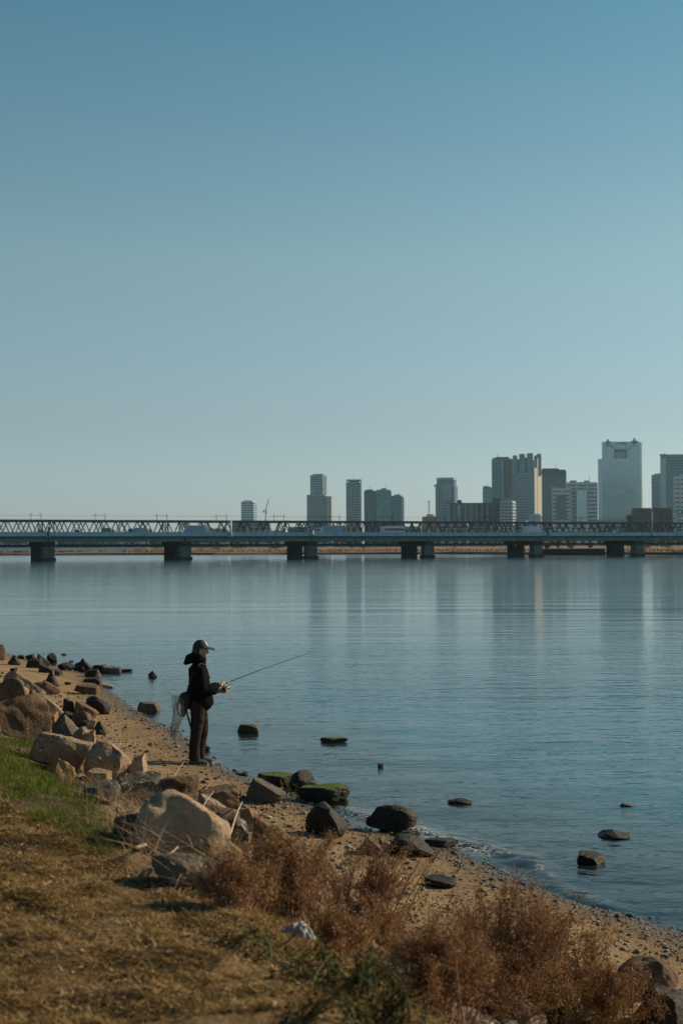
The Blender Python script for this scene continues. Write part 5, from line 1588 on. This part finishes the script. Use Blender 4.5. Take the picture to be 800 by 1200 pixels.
# slanted roof tower
r0 = tower('slate blue tower with a slanting roof between mirror tower and blue glass tower', [(763.8, 6), (774.8, 0), (774.8, 35), (764.2, 35)], 2300, 557.5, W_grey, G_blue, fh=4, band=0.3, bay=4, mull=0.6)
pt = foot([(763.8, 6), (774.8, 0), (774.8, 35), (764.2, 35)], 2300); za, zb = ztop(769, 557.5, 2300) + 1.3, ztop(769, 554.5, 2300)
mb = MB(); mb.add([(pt[0][0], pt[0][1], za), (pt[1][0], pt[1][1], za), (pt[2][0], pt[2][1], za), (pt[3][0], pt[3][1], za), (pt[1][0], pt[1][1], zb), (pt[2][0], pt[2][1], zb)],
                  [(0, 1, 4), (3, 5, 2), (0, 4, 5, 3), (1, 2, 5, 4), (0, 3, 2, 1)]); mb.build('slanted_roof', W_dark, r0)
# blue glass tower
r0 = tower('big blue glass tower with a pale narrow side, cut off by the frame', [(774.6, 22), (780.3, 0), (832, 0), (836, 45), (776, 45)], 2000, 534.6, W_blue, G_blue, fh=4, band=0.2, bay=5, mull=0.25)
block(r0, 'roof_house', [(779, 4), (830, 4), (830, 40), (779.5, 40)], 2000, 534.5, 532.3, W_dark)
facade(r0, foot([(774.3, 22), (780, -1.0), (780.1, -0.6), (775.2, 24)], 1999), GZ, ztop(777, 537, 1999), W_white, G_pale, fh=4, band=0.5, bay=4, mull=0.3, wallname='sky_painted_side')  # sky reflection on this side is painted as a paler facade
r0 = tower('white office block with a green sign before the big blue glass tower', quad(790, 835, 25), 1300, 559.5, W_white, G_blue, fh=4.2, band=0.7, bay=6, mull=1.6)
block(r0, 'roof_house', quad(796, 812, 15), 1304, 559.5, 555.8, W_pale)
sgo, _, _, _ = block(r0, 'sign', quad(792.4, 809, 1.0), 1298, 602.6, 597.2, P_green)
mb = MB(); p = at(795.3, 600, 1296.4); mb.ell(p, (1.7, 0.3, 1.1), 12, 8); mb.build('sign_mark', W_white, sgo)

# low blocks along the far side, seen through the truss
LOW = [(-14, 34, 628, 950, 'W_pale', 'pale flat-roofed shed at the far end of the long bridge'), (33, 67, 629.5, 980, 'W_grey', 'low grey hall under the truss beyond the first pier'),
       (66, 124, 628.5, 1000, 'W_blue', 'long low bluish hall behind the truss'), (122, 174, 629, 970, 'W_pale', 'low pale building behind the blue lorries'),
       (172, 247, 628, 1010, 'W_beige', 'low beige building behind the truss, before the box lorry'), (246, 268, 621.5, 980, 'W_beige', 'small beige building by the white bridge post'),
       (271, 290, 614.5, 1150, 'W_redbrown', 'brown block at the foot of the small far tower'), (292, 316, 612.5, 1250, 'W_grey', 'grey block below the tower crane'),
       (318, 336, 624, 980, 'W_pale', 'small pale block between crane and stepped tower'), (338, 360, 619.5, 1100, 'W_blue', 'blue-grey block before the stepped tower'),
       (362, 384, 615, 1250, 'W_grey', 'grey block at the foot of the stepped tower'), (390, 424, 618, 1100, 'W_beige', 'beige block at the foot of the slim crowned tower'),
       (428, 470, 614, 1200, 'W_dark', 'dark block at the foot of the joined office towers'), (473, 494, 619, 1050, 'W_grey', 'grey block beside the low brown building'),
       (514, 548, 615, 1120, 'W_beige', 'beige block before the long dark apartment slab'), (552, 584, 613, 1180, 'W_grey', 'grey block under the narrow dark block'),
       (604, 618, 612, 1200, 'W_pale', 'slim pale block at the foot of the tallest apartment tower'), (636, 648, 613, 1150, 'W_beige', 'beige block at the foot of the dark glass office block'),
       (700, 735, 611, 1150, 'W_grey', 'grey block at the foot of the mirror glass twin tower'), (786, 830, 615, 1000, 'W_pale', 'pale block under the green sign')]
for (a_, b_, tp, Y_, mm, lab) in LOW:
    tower(lab, quad(a_, b_, 22, b_ - 1.5), Y_, tp, globals()[mm], G_dark, fh=3.4, band=0.55, bay=4.5, mull=0.6, name='low_building')

# tower crane
r0 = tag(empty('tower_crane'), 'thin red tower crane with raised jib beside the small far tower', 'crane')
YC = 2400
mb = MB(); a_, b_ = at(311, 640, YC), at(311.4, 596.5, YC); a_.z = GZ; mb.bar(a_, b_, 1.5); mb.build('crane_mast', P_red, r0)
mb = MB(); mb.bar(at(311.2, 599, YC), at(314.7, 585, YC), 1.1); mb.build('jib', P_red, r0)
mb = MB(); mb.bar(at(311.2, 599, YC), at(308.6, 598, YC), 1.3); mb.box(at(308.8, 599.5, YC), (2.4, 2, 3)); mb.build('counter_jib', W_pale, r0)
mb = MB(); mb.box(at(312.4, 600.5, YC), (2, 2, 2.4)); mb.build('cab', W_white, r0)

# ================================================================== BRIDGES
BX, BY = -0.206 * 335, 335.0
SP = math.hypot(0.0914 * 335, 0.0414 * 335)
BANG = math.atan2(0.0414, 0.0914)
bd = Vector((math.cos(BANG), math.sin(BANG), 0)); bn = Vector((-bd.y, bd.x, 0))
def bpt(px, yl, z):
    """point over the bridge at local offset yl seen at pixel column px"""
    u = (ray(px, 630).x / ray(px, 630).y)
    b0 = Vector((BX, BY, 0)) + bn * yl
    s = (u * b0.y - b0.x) / (bd.x - u * bd.y)
    p = b0 + bd * s; p.z = z
    return p
C_parapet = bmat('pale_blue_parapet', (0.36, 0.50, 0.57), 0.6, 0.4, 0.10, 0.3)
C_girder = bmat('green_grey_girder', (0.24, 0.28, 0.255), 0.7, 0.4, 0.2, 0.4)
C_conc = bmat('pale_concrete', (0.13, 0.13, 0.124), 0.9, 0.3, 0.25, 0.5)  # near pier columns carry the paler, skylit tone in their colour
C_dconc = bmat('dark_and_shade_concrete', (0.04, 0.04, 0.039), 0.9, 0.3, 0.3, 0.5)  # dark parts; on inner columns and caps the under-deck shade is painted in
C_steel = bmat('dark_truss_steel', (0.09, 0.10, 0.10), 0.7, 0.4, 0.2, 0.4)
C_rust = bmat('brown_truss_steel', (0.13, 0.115, 0.105), 0.7, 0.4, 0.2, 0.4)
C_asph = bmat('bridge_asphalt', (0.05, 0.05, 0.052), 0.9, 0.3, 0.15, 0.4)
rb = empty('road_bridge', (BX, BY, 0), BANG)
tag(rb, 'long road bridge with pale blue parapet, green-grey girders and stout dark piers', 'bridge')
S0, S1 = -3, 11
x0_, x1_ = S0 * SP, S1 * SP
mb = MB(); mb.box(((x0_ + x1_) / 2, 7.4, 5.72), (x1_ - x0_, 17.6, 0.26)); mb.build('deck', C_asph, rb)
for s in range(S0, S1):
    mb = MB()
    for y_ in (-1.5, 16.3):
        mb.box((s * SP + SP / 2, y_, 6.28), (SP - 0.18, 0.22, 0.98)); mb.box((s * SP + SP / 2, y_, 6.80), (SP - 0.18, 0.34, 0.07)); mb.box((s * SP + SP / 2, y_, 5.9), (SP - 0.18, 0.4, 0.2))
        for k in range(12): mb.box((s * SP + (k + 0.5) * SP / 12, y_ - 0.16 * (1 if y_ < 0 else -1), 6.3), (0.16, 0.1, 0.9))
    mb.build('parapet', C_parapet, rb)
    mb = MB()
    for y_ in (0.1, 3.6, 7.2, 10.8, 14.4):
        L_ = SP - 0.35
        mb.box((s * SP + SP / 2, y_, 5.12), (L_, 0.25, 0.94)); mb.box((s * SP + SP / 2, y_, 4.62), (L_, 0.62, 0.12)); mb.box((s * SP + SP / 2, y_, 5.57), (L_, 0.62, 0.06))
        for k in range(15): mb.box((s * SP + (k + 0.5) * SP / 15, y_ - 0.2, 5.11), (0.10, 0.18, 0.80))
    mb.build('girder', C_girder, rb)
for s in range(S0, S1 + 1):
    x_ = s * SP
    mb = MB(); mb.box((x_, 7.0, 4.12), (2.6, 16.2, 0.78)); mb.prism([(x_ - 1.0, -0.6), (x_ + 1.0, -0.6), (x_ + 1.0, 15.0), (x_ - 1.0, 15.0)], 3.3, 3.74)
    pc = mb.build('pier_cap', C_dconc, rb)
    mb = MB(); mb.prism([(x_ - 1.35, -0.9), (x_ + 1.35, -0.9), (x_ + 1.35, 1.6), (x_ - 1.35, 1.6)], 0.75, 3.3); mb.build('column', C_conc, pc)
    mb = MB(); mb.prism([(x_ - 1.6, -1.2), (x_ + 1.6, -1.2), (x_ + 1.6, 1.9), (x_ - 1.6, 1.9)], -2.0, 0.75); mb.build('footing', C_dconc, pc)
    for y_ in (8.4, 13.6):
        mb = MB(); mb.prism([(x_ + 1.05 * math.cos(a), y_ + 1.05 * math.sin(a)) for a in [2 * math.pi * k / 14 for k in range(14)]], -2.0, 3.3); mb.build('column', C_dconc, pc)  # shade below the deck is put into the colour of these columns
    if s <= 0:
        mb = MB(); mb.prism([(x_ - 0.9, 1.9), (x_ + 0.9, 1.9), (x_ + 0.9, 15.0), (x_ - 0.9, 15.0)], -2.0, 3.3); mb.build('pier_wall', C_dconc, pc)

def rail_bridge(y_l, phase, label, steel):
    root = empty('railway_bridge', (BX, BY, 0), BANG); tag(root, label, 'bridge')
    pw = 5.75; zb_, zt_ = 3.45, 10.05
    nP = int((x1_ - x0_) / pw)
    per = 6
    for yy in (y_l, y_l + 5.0):
        tp, bt, dg = MB(), MB(), MB()
        tp.box(((x0_ + x1_) / 2, yy, zt_), (x1_ - x0_, 0.28, 0.28)); bt.box(((x0_ + x1_) / 2, yy, zb_), (x1_ - x0_, 0.34, 0.40))
        for k in range(nP):
            xa = x0_ + phase + k * pw
            dg.bar((xa, yy, zb_ + .15), (xa + pw / 2, yy, zt_ - .15), 0.25, 0.22); dg.bar((xa + pw / 2, yy, zt_ - .15), (xa + pw, yy, zb_ + .15), 0.25, 0.22)
            if k % per == 0: dg.bar((xa + pw / 2, yy, zt_), (xa + pw / 2, yy, zb_), 0.24)
        t_ = tp.build('top_chord', steel, root); bt.build('bottom_chord', steel, root); dg.build('diagonal_lattice', steel, root)
    mb, mf = MB(), MB()
    mb.box(((x0_ + x1_) / 2, y_l + 2.5, zt_), (x1_ - x0_, 0.2, 0.16)); mf.box(((x0_ + x1_) / 2, y_l + 2.5, zb_), (x1_ - x0_, 0.3, 0.3))
    for k in range(nP):
        xa = x0_ + phase + k * pw
        mb.bar((xa + pw / 2, y_l, zt_), (xa + pw / 2, y_l + 5, zt_), 0.2); mf.bar((xa, y_l, zb_), (xa, y_l + 5, zb_), 0.4)
    mb.build('top_bracing', steel, root); mf.build('floor_beams', steel, root)
    mb = MB(); mb.box(((x0_ + x1_) / 2, y_l + 2.5, 3.78), (x1_ - x0_, 3.0, 0.2)); mb.build('track_deck', C_dconc, root)
    q_ = Vector((BX, BY, 0)) + bd * (2.4 * SP) + bn * 11.0; u_ = q_.x / q_.y
    g_ = Vector((BX, BY, 0)) + bn * (y_l + 2.5); off = (u_ * g_.y - g_.x) / (bd.x - u_ * bd.y) - 2.4 * SP
    for s in range(S0, S1 + 1):
        q_ = Vector((BX, BY, 0)) + bd * (s * SP) + bn * 10.5; u_ = q_.x / q_.y; off = (u_ * g_.y - g_.x) / (bd.x - u_ * bd.y) - s * SP
        mb = MB(); mb.box((s * SP + off, y_l + 2.5, 0.6), (1.3, 5.4, 5.2)); mb.build('pier', C_dconc, root)
    return root
ra = rail_bridge(22, 0.9, 'railway truss bridge close behind the road bridge, with overhead line masts', C_steel)
rb2 = rail_bridge(41, 2.2, 'second railway truss bridge, farther back behind the first truss', C_rust)
k = 0
for s in range(-6, 22):
    for dx_ in (0, 2.0):
        xa = 1.2 + s * 16.4 + dx_
        mb = MB(); mb.bar((xa, 24.5 if dx_ == 0 else 22.2, 9.9), (xa, 24.5 if dx_ == 0 else 22.2, 11.9), 0.10); mb.bar((xa, 21.6, 11.4), (xa, 27.4, 11.4), 0.07); mb.build('overhead_mast', C_steel, ra)
mb = MB(); mb.box(((x0_ + x1_) / 2, 24.5, 11.25), (x1_ - x0_, 0.04, 0.04)); mb.build('overhead_line', C_steel, ra)

# low bridge far upstream
lb = empty('low_bridge'); tag(lb, 'low bluish bridge far upstream, seen under the road bridge', 'bridge')
pa, pb = at(-160, 640, 590), at(150, 640, 640)
mb = MB(); mb.bar((pa.x, pa.y, 2.75), (pb.x, pb.y, 2.75), 6, 0.7); mb.bar((pa.x, pa.y - 3.2, 2.2), (pb.x, pb.y - 3.2, 2.2), 0.3, 0.9); mb.build('deck', C_parapet, lb)
for px_ in (-60, -20, 15, 66, 78, 91, 118):
    f_ = (px_ + 160) / 310; q = pa.lerp(pb, f_); mb = MB(); mb.box((q.x, q.y, 0.4), (2.2 if px_ != 15 else 2.6, 5.4, 3.4)); mb.build('pier', C_dconc, lb)

# dark quay on the far side
qa, qb = at(634, 640, 464), at(708, 640, 462)
qw = MB(); qw.bar((qa.x, qa.y, 0.55), (qb.x, qb.y, 0.55), 1.2, 3.0); qo = qw.build('quay_wall', C_dconc); tag(qo, 'dark concrete quay wall on the far bank under the bridge', 'wall')
qw = MB(); qw.bar((qa.x, qa.y - 0.7, 2.12), (qb.x, qb.y - 0.7, 2.12), 0.5, 0.12); qw.build('coping', C_conc, qo)

# ---------------------------------------------------------------- vehicles on the road bridge
paint = {k: bmat(k + '_paint', c, 0.4, 0.5, 0.05, 1) for k, c in dict(white=(0.62, 0.64, 0.66), paleblue=(0.28, 0.40, 0.50), blue=(0.10, 0.20, 0.30), green=(0.10, 0.24, 0.07), black=(0.02, 0.02, 0.022), silver=(0.40, 0.42, 0.43)).items()}
win_m = gmat('vehicle_glass', (0.02, 0.025, 0.03), 0.1); tyre = bmat('tyre_rubber', (0.02, 0.02, 0.02), 0.9)
def wheels(root, xs_, w, r=0.42):
    for x_ in xs_:
        for y_ in (-w / 2 + 0.12, w / 2 - 0.12):
            mb = MB(); mb.tube([(x_, y_ - 0.12, r), (x_, y_ + 0.12, r)], r, 16); mb.build('wheel', tyre, root)
def vehicle(kind, px0, px1, h, lane, colour, label, cargo=None, flip=False):
    a, b = bpt(px0, lane, 5.86), bpt(px1, lane, 5.86)
    L = (b - a).length; c_ = (a + b) / 2
    root = empty(kind, c_, BANG + (math.pi if flip else 0)); tag(root, label, {'box_lorry': 'lorry', 'parked_car': 'car'}.get(kind, kind), 'traffic on the road bridge')
    w = 2.2
    if kind == 'box_lorry':
        cl = min(1.7, L * 0.3); hc_ = min(h * 0.85, 2.3)
        mb = MB(); mb.prism([(L / 2 - cl, -1.0), (L / 2 - 0.1, -1.0), (L / 2, -0.8), (L / 2, 0.8), (L / 2 - 0.1, 1.0), (L / 2 - cl, 1.0)], 0.5, hc_); mb.build('cab', paint['white'], root)
        mb = MB(); mb.box((L / 2 - 0.25, 0, hc_ * 0.75), (0.56, 2.04, hc_ * 0.28)); mb.build('window', win_m, root)
        mb = MB(); mb.box((-cl / 2 - 0.05, 0, 0.9 + (h - 0.9) / 2), (L - cl - 0.1, w, h - 0.9)); mb.box((-cl / 2 - 0.05, 0, h - 0.05), (L - cl - 0.02, w + 0.06, 0.12)); mb.build('cargo_box', paint[cargo or colour], root)
        mb = MB(); mb.box((0, 0, 0.7), (L - 0.4, 1.2, 0.25)); mb.build('chassis', paint['black'], root)
        wheels(root, (L / 2 - 0.9, -L / 2 + 1.0), w)
    elif kind == 'bus':
        mb = MB(); mb.box((0, 0, 0.45 + (h - 0.45) / 2), (L, 2.4, h - 0.45)); mb.box((0, 0, h + 0.05), (L * 0.9, 2.1, 0.16)); mb.build('body', paint[colour], root)
        mb = MB(); mb.box((0, 0, h * 0.70), (L * 0.93, 2.44, h * 0.26)); mb.box((L / 2, 0, h * 0.66), (0.06, 2.2, h * 0.4)); mb.build('window', win_m, root)
        wheels(root, (L * 0.3, -L * 0.3), 2.3)
    else:
        hb = h * 0.55
        mb = MB(); mb.add([(sx * L / 2, sy * 0.85, z_) for z_ in (0.3, hb) for sx in (-1, 1) for sy in (-1, 1)] , [(0, 1, 3, 2), (4, 6, 7, 5), (0, 4, 5, 1), (2, 3, 7, 6), (0, 2, 6, 4), (1, 5, 7, 3)])
        mb.add([(-L * .42, -.78, hb), (-L * .42, .78, hb), (L * .22, -.78, hb), (L * .22, .78, hb), (-L * .34, -.66, h), (-L * .34, .66, h), (L * .06, -.66, h), (L * .06, .66, h)], [(0, 2, 6, 4), (1, 5, 7, 3), (4, 6, 7, 5), (0, 4, 5, 1), (2, 3, 7, 6)])
        mb.build('body', paint[colour], root)
        mb = MB()
        for sy in (-1, 1): mb.add([(-L * .38, sy * .775, hb + 0.05), (L * .17, sy * .775, hb + 0.05), (L * .05, sy * .69, h - 0.1), (-L * .33, sy * .69, h - 0.1)], [(0, 1, 2, 3)])
        mb.build('window', win_m, root); wheels(root, (L * .31, -L * .31), 1.7, 0.31)
    return root
vehicle('car', 44, 55, 1.55, 3, 'black', 'black car between the first lamp post and the frame edge of the bridge')
vehicle('car', 86, 97, 1.6, 3, 'silver', 'silver car on the bridge ahead of the green lorry')
vehicle('box_lorry', 120, 133, 2.0, 4, 'green', 'small green lorry on the road bridge')
vehicle('car', 148, 156, 1.9, 4, 'blue', 'blue car on the bridge right behind the pale blue lorry', flip=True)
vehicle('box_lorry', 158, 177, 2.05, 3, 'paleblue', 'pale blue lorry with low box on the road bridge')
vehicle('box_lorry', 218, 247, 2.65, 3, 'paleblue', 'largest box lorry on the bridge, pale box and white cab')
vehicle('car', 309, 318, 1.5, 4, 'white', 'white car on the bridge in front of the crane')
vehicle('box_lorry', 371, 400, 2.55, 3, 'paleblue', 'pale lorry crossing in front of the stepped tower', flip=True)
vehicle('bus', 447.5, 472, 2.45, 3, 'white', 'white bus with a dark window band on the road bridge')
vehicle('box_lorry', 614, 634, 2.7, 4, 'white', 'white lorry in front of the tallest apartment tower')
vehicle('car', 718, 726, 1.55, 3, 'white', 'white car in front of the mirror glass twin tower')
vehicle('box_lorry', 795, 822, 2.5, 4, 'white', 'white lorry below the green sign', flip=True)

def post(px, y_top, y_bot, r, mat, label, arm=False):
    p = bpt(px, -1.9, 0)
    zt, zb_ = at(px, y_top, p.y).z, at(px, y_bot, p.y).z
    root = empty('bridge_post', (p.x, p.y, zb_), BANG); tag(root, label, 'post', 'posts along the road bridge')
    mb = MB(); mb.tube([(0, 0, 0), (0, 0, (zt - zb_) * 0.5), (0, 0, zt - zb_)], [r * 1.1, r, r * 0.8], 10); mb.build('pole', mat, root, True)
    mb = MB(); mb.box((0, 0.1, 0.15), (r * 4, r * 3, 0.3)); mb.build('bracket', C_girder, root)
    if arm:
        mb = MB(); mb.tube([(0, 0, zt - zb_ - 0.1), (0, 0.8, zt - zb_ + 0.1), (0, 1.6, zt - zb_ + 0.12)], 0.06, 8); mb.build('arm', mat, root)
        mb = MB(); mb.box((0, 1.8, zt - zb_ + 0.1), (0.2, 0.7, 0.12)); mb.build('lamp_head', mat, root)
post(270.5, 609.5, 629.5, 0.30, W_white, 'thick white post rising above the bridge parapet')
post(57, 617.5, 630, 0.20, C_dconc, 'short dark post on the parapet above the first pier')
post(366.5, 621.5, 628, 0.28, W_white, 'stubby white post on the parapet near the pale lorry')
post(642, 618, 629, 0.18, C_dconc, 'short dark post on the parapet by the white lorry')
post(763.5, 599.5, 628, 0.12, W_pale, 'thin tall lamp post in front of the brown brick blocks', True)

# ---------------------------------------------------------------- trees and bushes on the far bank
bark = simple('tree_bark', (0.06, 0.045, 0.035), 0.95, 0.3, 2)
L_green = leafy('dark_green_leaf', [(0.0, (0.018, 0.028, 0.012)), (0.6, (0.05, 0.065, 0.025)), (1.0, (0.10, 0.11, 0.045))], 0.3)
L_orange = leafy('orange_leaf', [(0.0, (0.14, 0.06, 0.018)), (0.5, (0.32, 0.16, 0.04)), (1.0, (0.45, 0.26, 0.08))], 0.3)
L_yellow = leafy('yellow_green_leaf', [(0.0, (0.10, 0.08, 0.015)), (0.5, (0.28, 0.21, 0.035)), (1.0, (0.42, 0.33, 0.07))], 0.3)
L_brown = leafy('bare_brown_twigs', [(0.0, (0.05, 0.032, 0.022)), (0.5, (0.15, 0.09, 0.055)), (1.0, (0.26, 0.16, 0.09))], 0.2)
def tree(px0, px1, py_top, Y, leaf, label, seed, name='bank_tree', n=900):
    c_ = at((px0 + px1) / 2, 640, Y); gzz = float(np.interp(Y - far_y(c_.x), _w, _z))
    W_ = (px1 - px0) * Y / F_PX / 2; Hh = max(at((px0 + px1) / 2, py_top, Y).z - gzz, 1.2)
    root = empty(name, (c_.x, Y, gzz)); tag(root, label, 'tree' if name == 'bank_tree' else 'bush', 'trees and bushes on the far bank')
    rr = np.random.RandomState(seed); mb = MB()
    mb.tube([(0, 0, -0.2), (0.05 * W_, 0, Hh * 0.3), (0, 0.05, Hh * 0.62)], [0.05 * Hh, 0.035 * Hh, 0.012 * Hh], 7)
    lob = []
    for k in range(9):
        a = rr.uniform(0, 6.28); q = Vector((math.cos(a) * W_ * rr.uniform(.2, .65), math.sin(a) * W_ * rr.uniform(.2, .6), Hh * rr.uniform(0.38, 0.82)))
        mb.tube([(0, 0, Hh * 0.25), q * 0.6 + Vector((0, 0, Hh * 0.12)), q], [0.02 * Hh, 0.012 * Hh, 0.004 * Hh], 5); lob.append((np.array(q), rr.uniform(.25, .42)))
    mb.build('trunk', bark, root, True)
    V, Tn = [], []
    for k in range(n):
        q, r_ = lob[rr.randint(len(lob))]
        d = rr.normal(size=3); d /= np.linalg.norm(d); p = q + d * np.array([W_, W_, Hh * 0.55]) * r_ * rr.uniform(0.3, 1.05) ** 0.6
        p[2] = min(max(p[2], 0.1 * Hh), Hh)
        e1 = rr.normal(size=3); e1 /= np.linalg.norm(e1); e2 = np.cross(e1, rr.normal(size=3)); e2 /= np.linalg.norm(e2)
        s = Hh * rr.uniform(0.03, 0.075); V += [p - e1 * s, p + e2 * s * .6, p + e1 * s, p - e2 * s * .6]; Tn.append(rr.uniform(0, 1))
    me_ = mesh_np('crown', np.array(V), np.arange(len(V)).reshape(-1, 4)); set_attr(me_, 'tint', np.repeat(Tn, 4)); link('crown', me_, leaf, root)
TREES = [(400, 424, 633, 640, L_green, 'dark green tree under the bridge near the slim crowned tower', 'bank_tree'), (417, 436, 636, 632, L_green, 'dense dark bush next to the dark green tree', 'bank_bush'),
         (430, 448, 636, 650, L_yellow, 'yellow-green bush beside the dense dark one', 'bank_bush'), (450, 466, 638, 655, L_brown, 'brown leafless bush before the dark-legged pier', 'bank_bush'),
         (308, 338, 637, 630, L_green, 'dark thicket under the bridge below the crane', 'bank_bush'), (246, 262, 641, 640, L_green, 'small dark bush on the rust-coloured bank', 'bank_bush'),
         (262, 292, 640, 645, L_brown, 'brown thicket on the bank beyond the white bridge post', 'bank_bush'), (222, 244, 641, 640, L_orange, 'rust-coloured bush beside the pale pier column', 'bank_bush'),
         (150, 176, 642, 650, L_brown, 'brown bush on the bank under the blue lorries', 'bank_bush'), (118, 142, 642, 655, L_brown, 'low brown bush at the end of the low bluish bridge', 'bank_bush'),
         (176, 194, 642, 645, L_orange, 'reddish bush close to the second pier', 'bank_bush'),
         (526, 536, 640, 620, L_orange, 'small orange bush on the open reed bank', 'bank_bush'), (560, 570, 640.5, 615, L_yellow, 'small yellow bush on the open reed bank', 'bank_bush'), (574, 582, 641, 612, L_brown, 'small brown bush on the open reed bank', 'bank_bush'),
         (636, 646, 636, 520, L_brown, 'pale brown bush behind the quay wall', 'bank_bush'), (645, 661, 633, 525, L_orange, 'orange autumn tree behind the quay wall, beside the pale brown bush', 'bank_tree'), (660, 678, 633, 528, L_orange, 'broader orange autumn tree behind the quay wall', 'bank_tree'),
         (682, 698, 635, 535, L_brown, 'thin brown tree behind the end of the quay wall', 'bank_tree'), (751, 764, 637, 520, L_orange, 'orange bush just past the last pier', 'bank_bush'),
         (764, 784, 632, 525, L_yellow, 'yellow and brown tree on the bank past the last pier', 'bank_tree'), (784, 806, 632, 522, L_yellow, 'bright yellow tree on the bank cut off by the frame', 'bank_tree'), (772, 790, 640, 515, L_green, 'dark green bush under the yellow trees', 'bank_bush')]
for k, (a_, b_, tp, Y_, lf, lab, nm) in enumerate(TREES):
    tree(a_, b_, tp, Y_, lf, lab, 100 + k, nm)

# ================================================================== HAZE
hz = MB(); hz.box((0, 1480, 150), (2580, 3180, 306))
ho = hz.build('haze', None)
t = NT('river_haze')
pv = t.node('ShaderNodeVolumePrincipled')
pv.inputs['Color'].default_value = (0.48, 0.82, 1.0, 1)
pv.inputs['Density'].default_value = 0.000075
pv.inputs['Anisotropy'].default_value = 0.2
t.l.new(pv.outputs[0], t.out.inputs['Volume'])
ho.data.materials.append(t.m)
tag(ho, 'thin pale haze hanging over the river and the distant city', 'haze', kind='stuff')
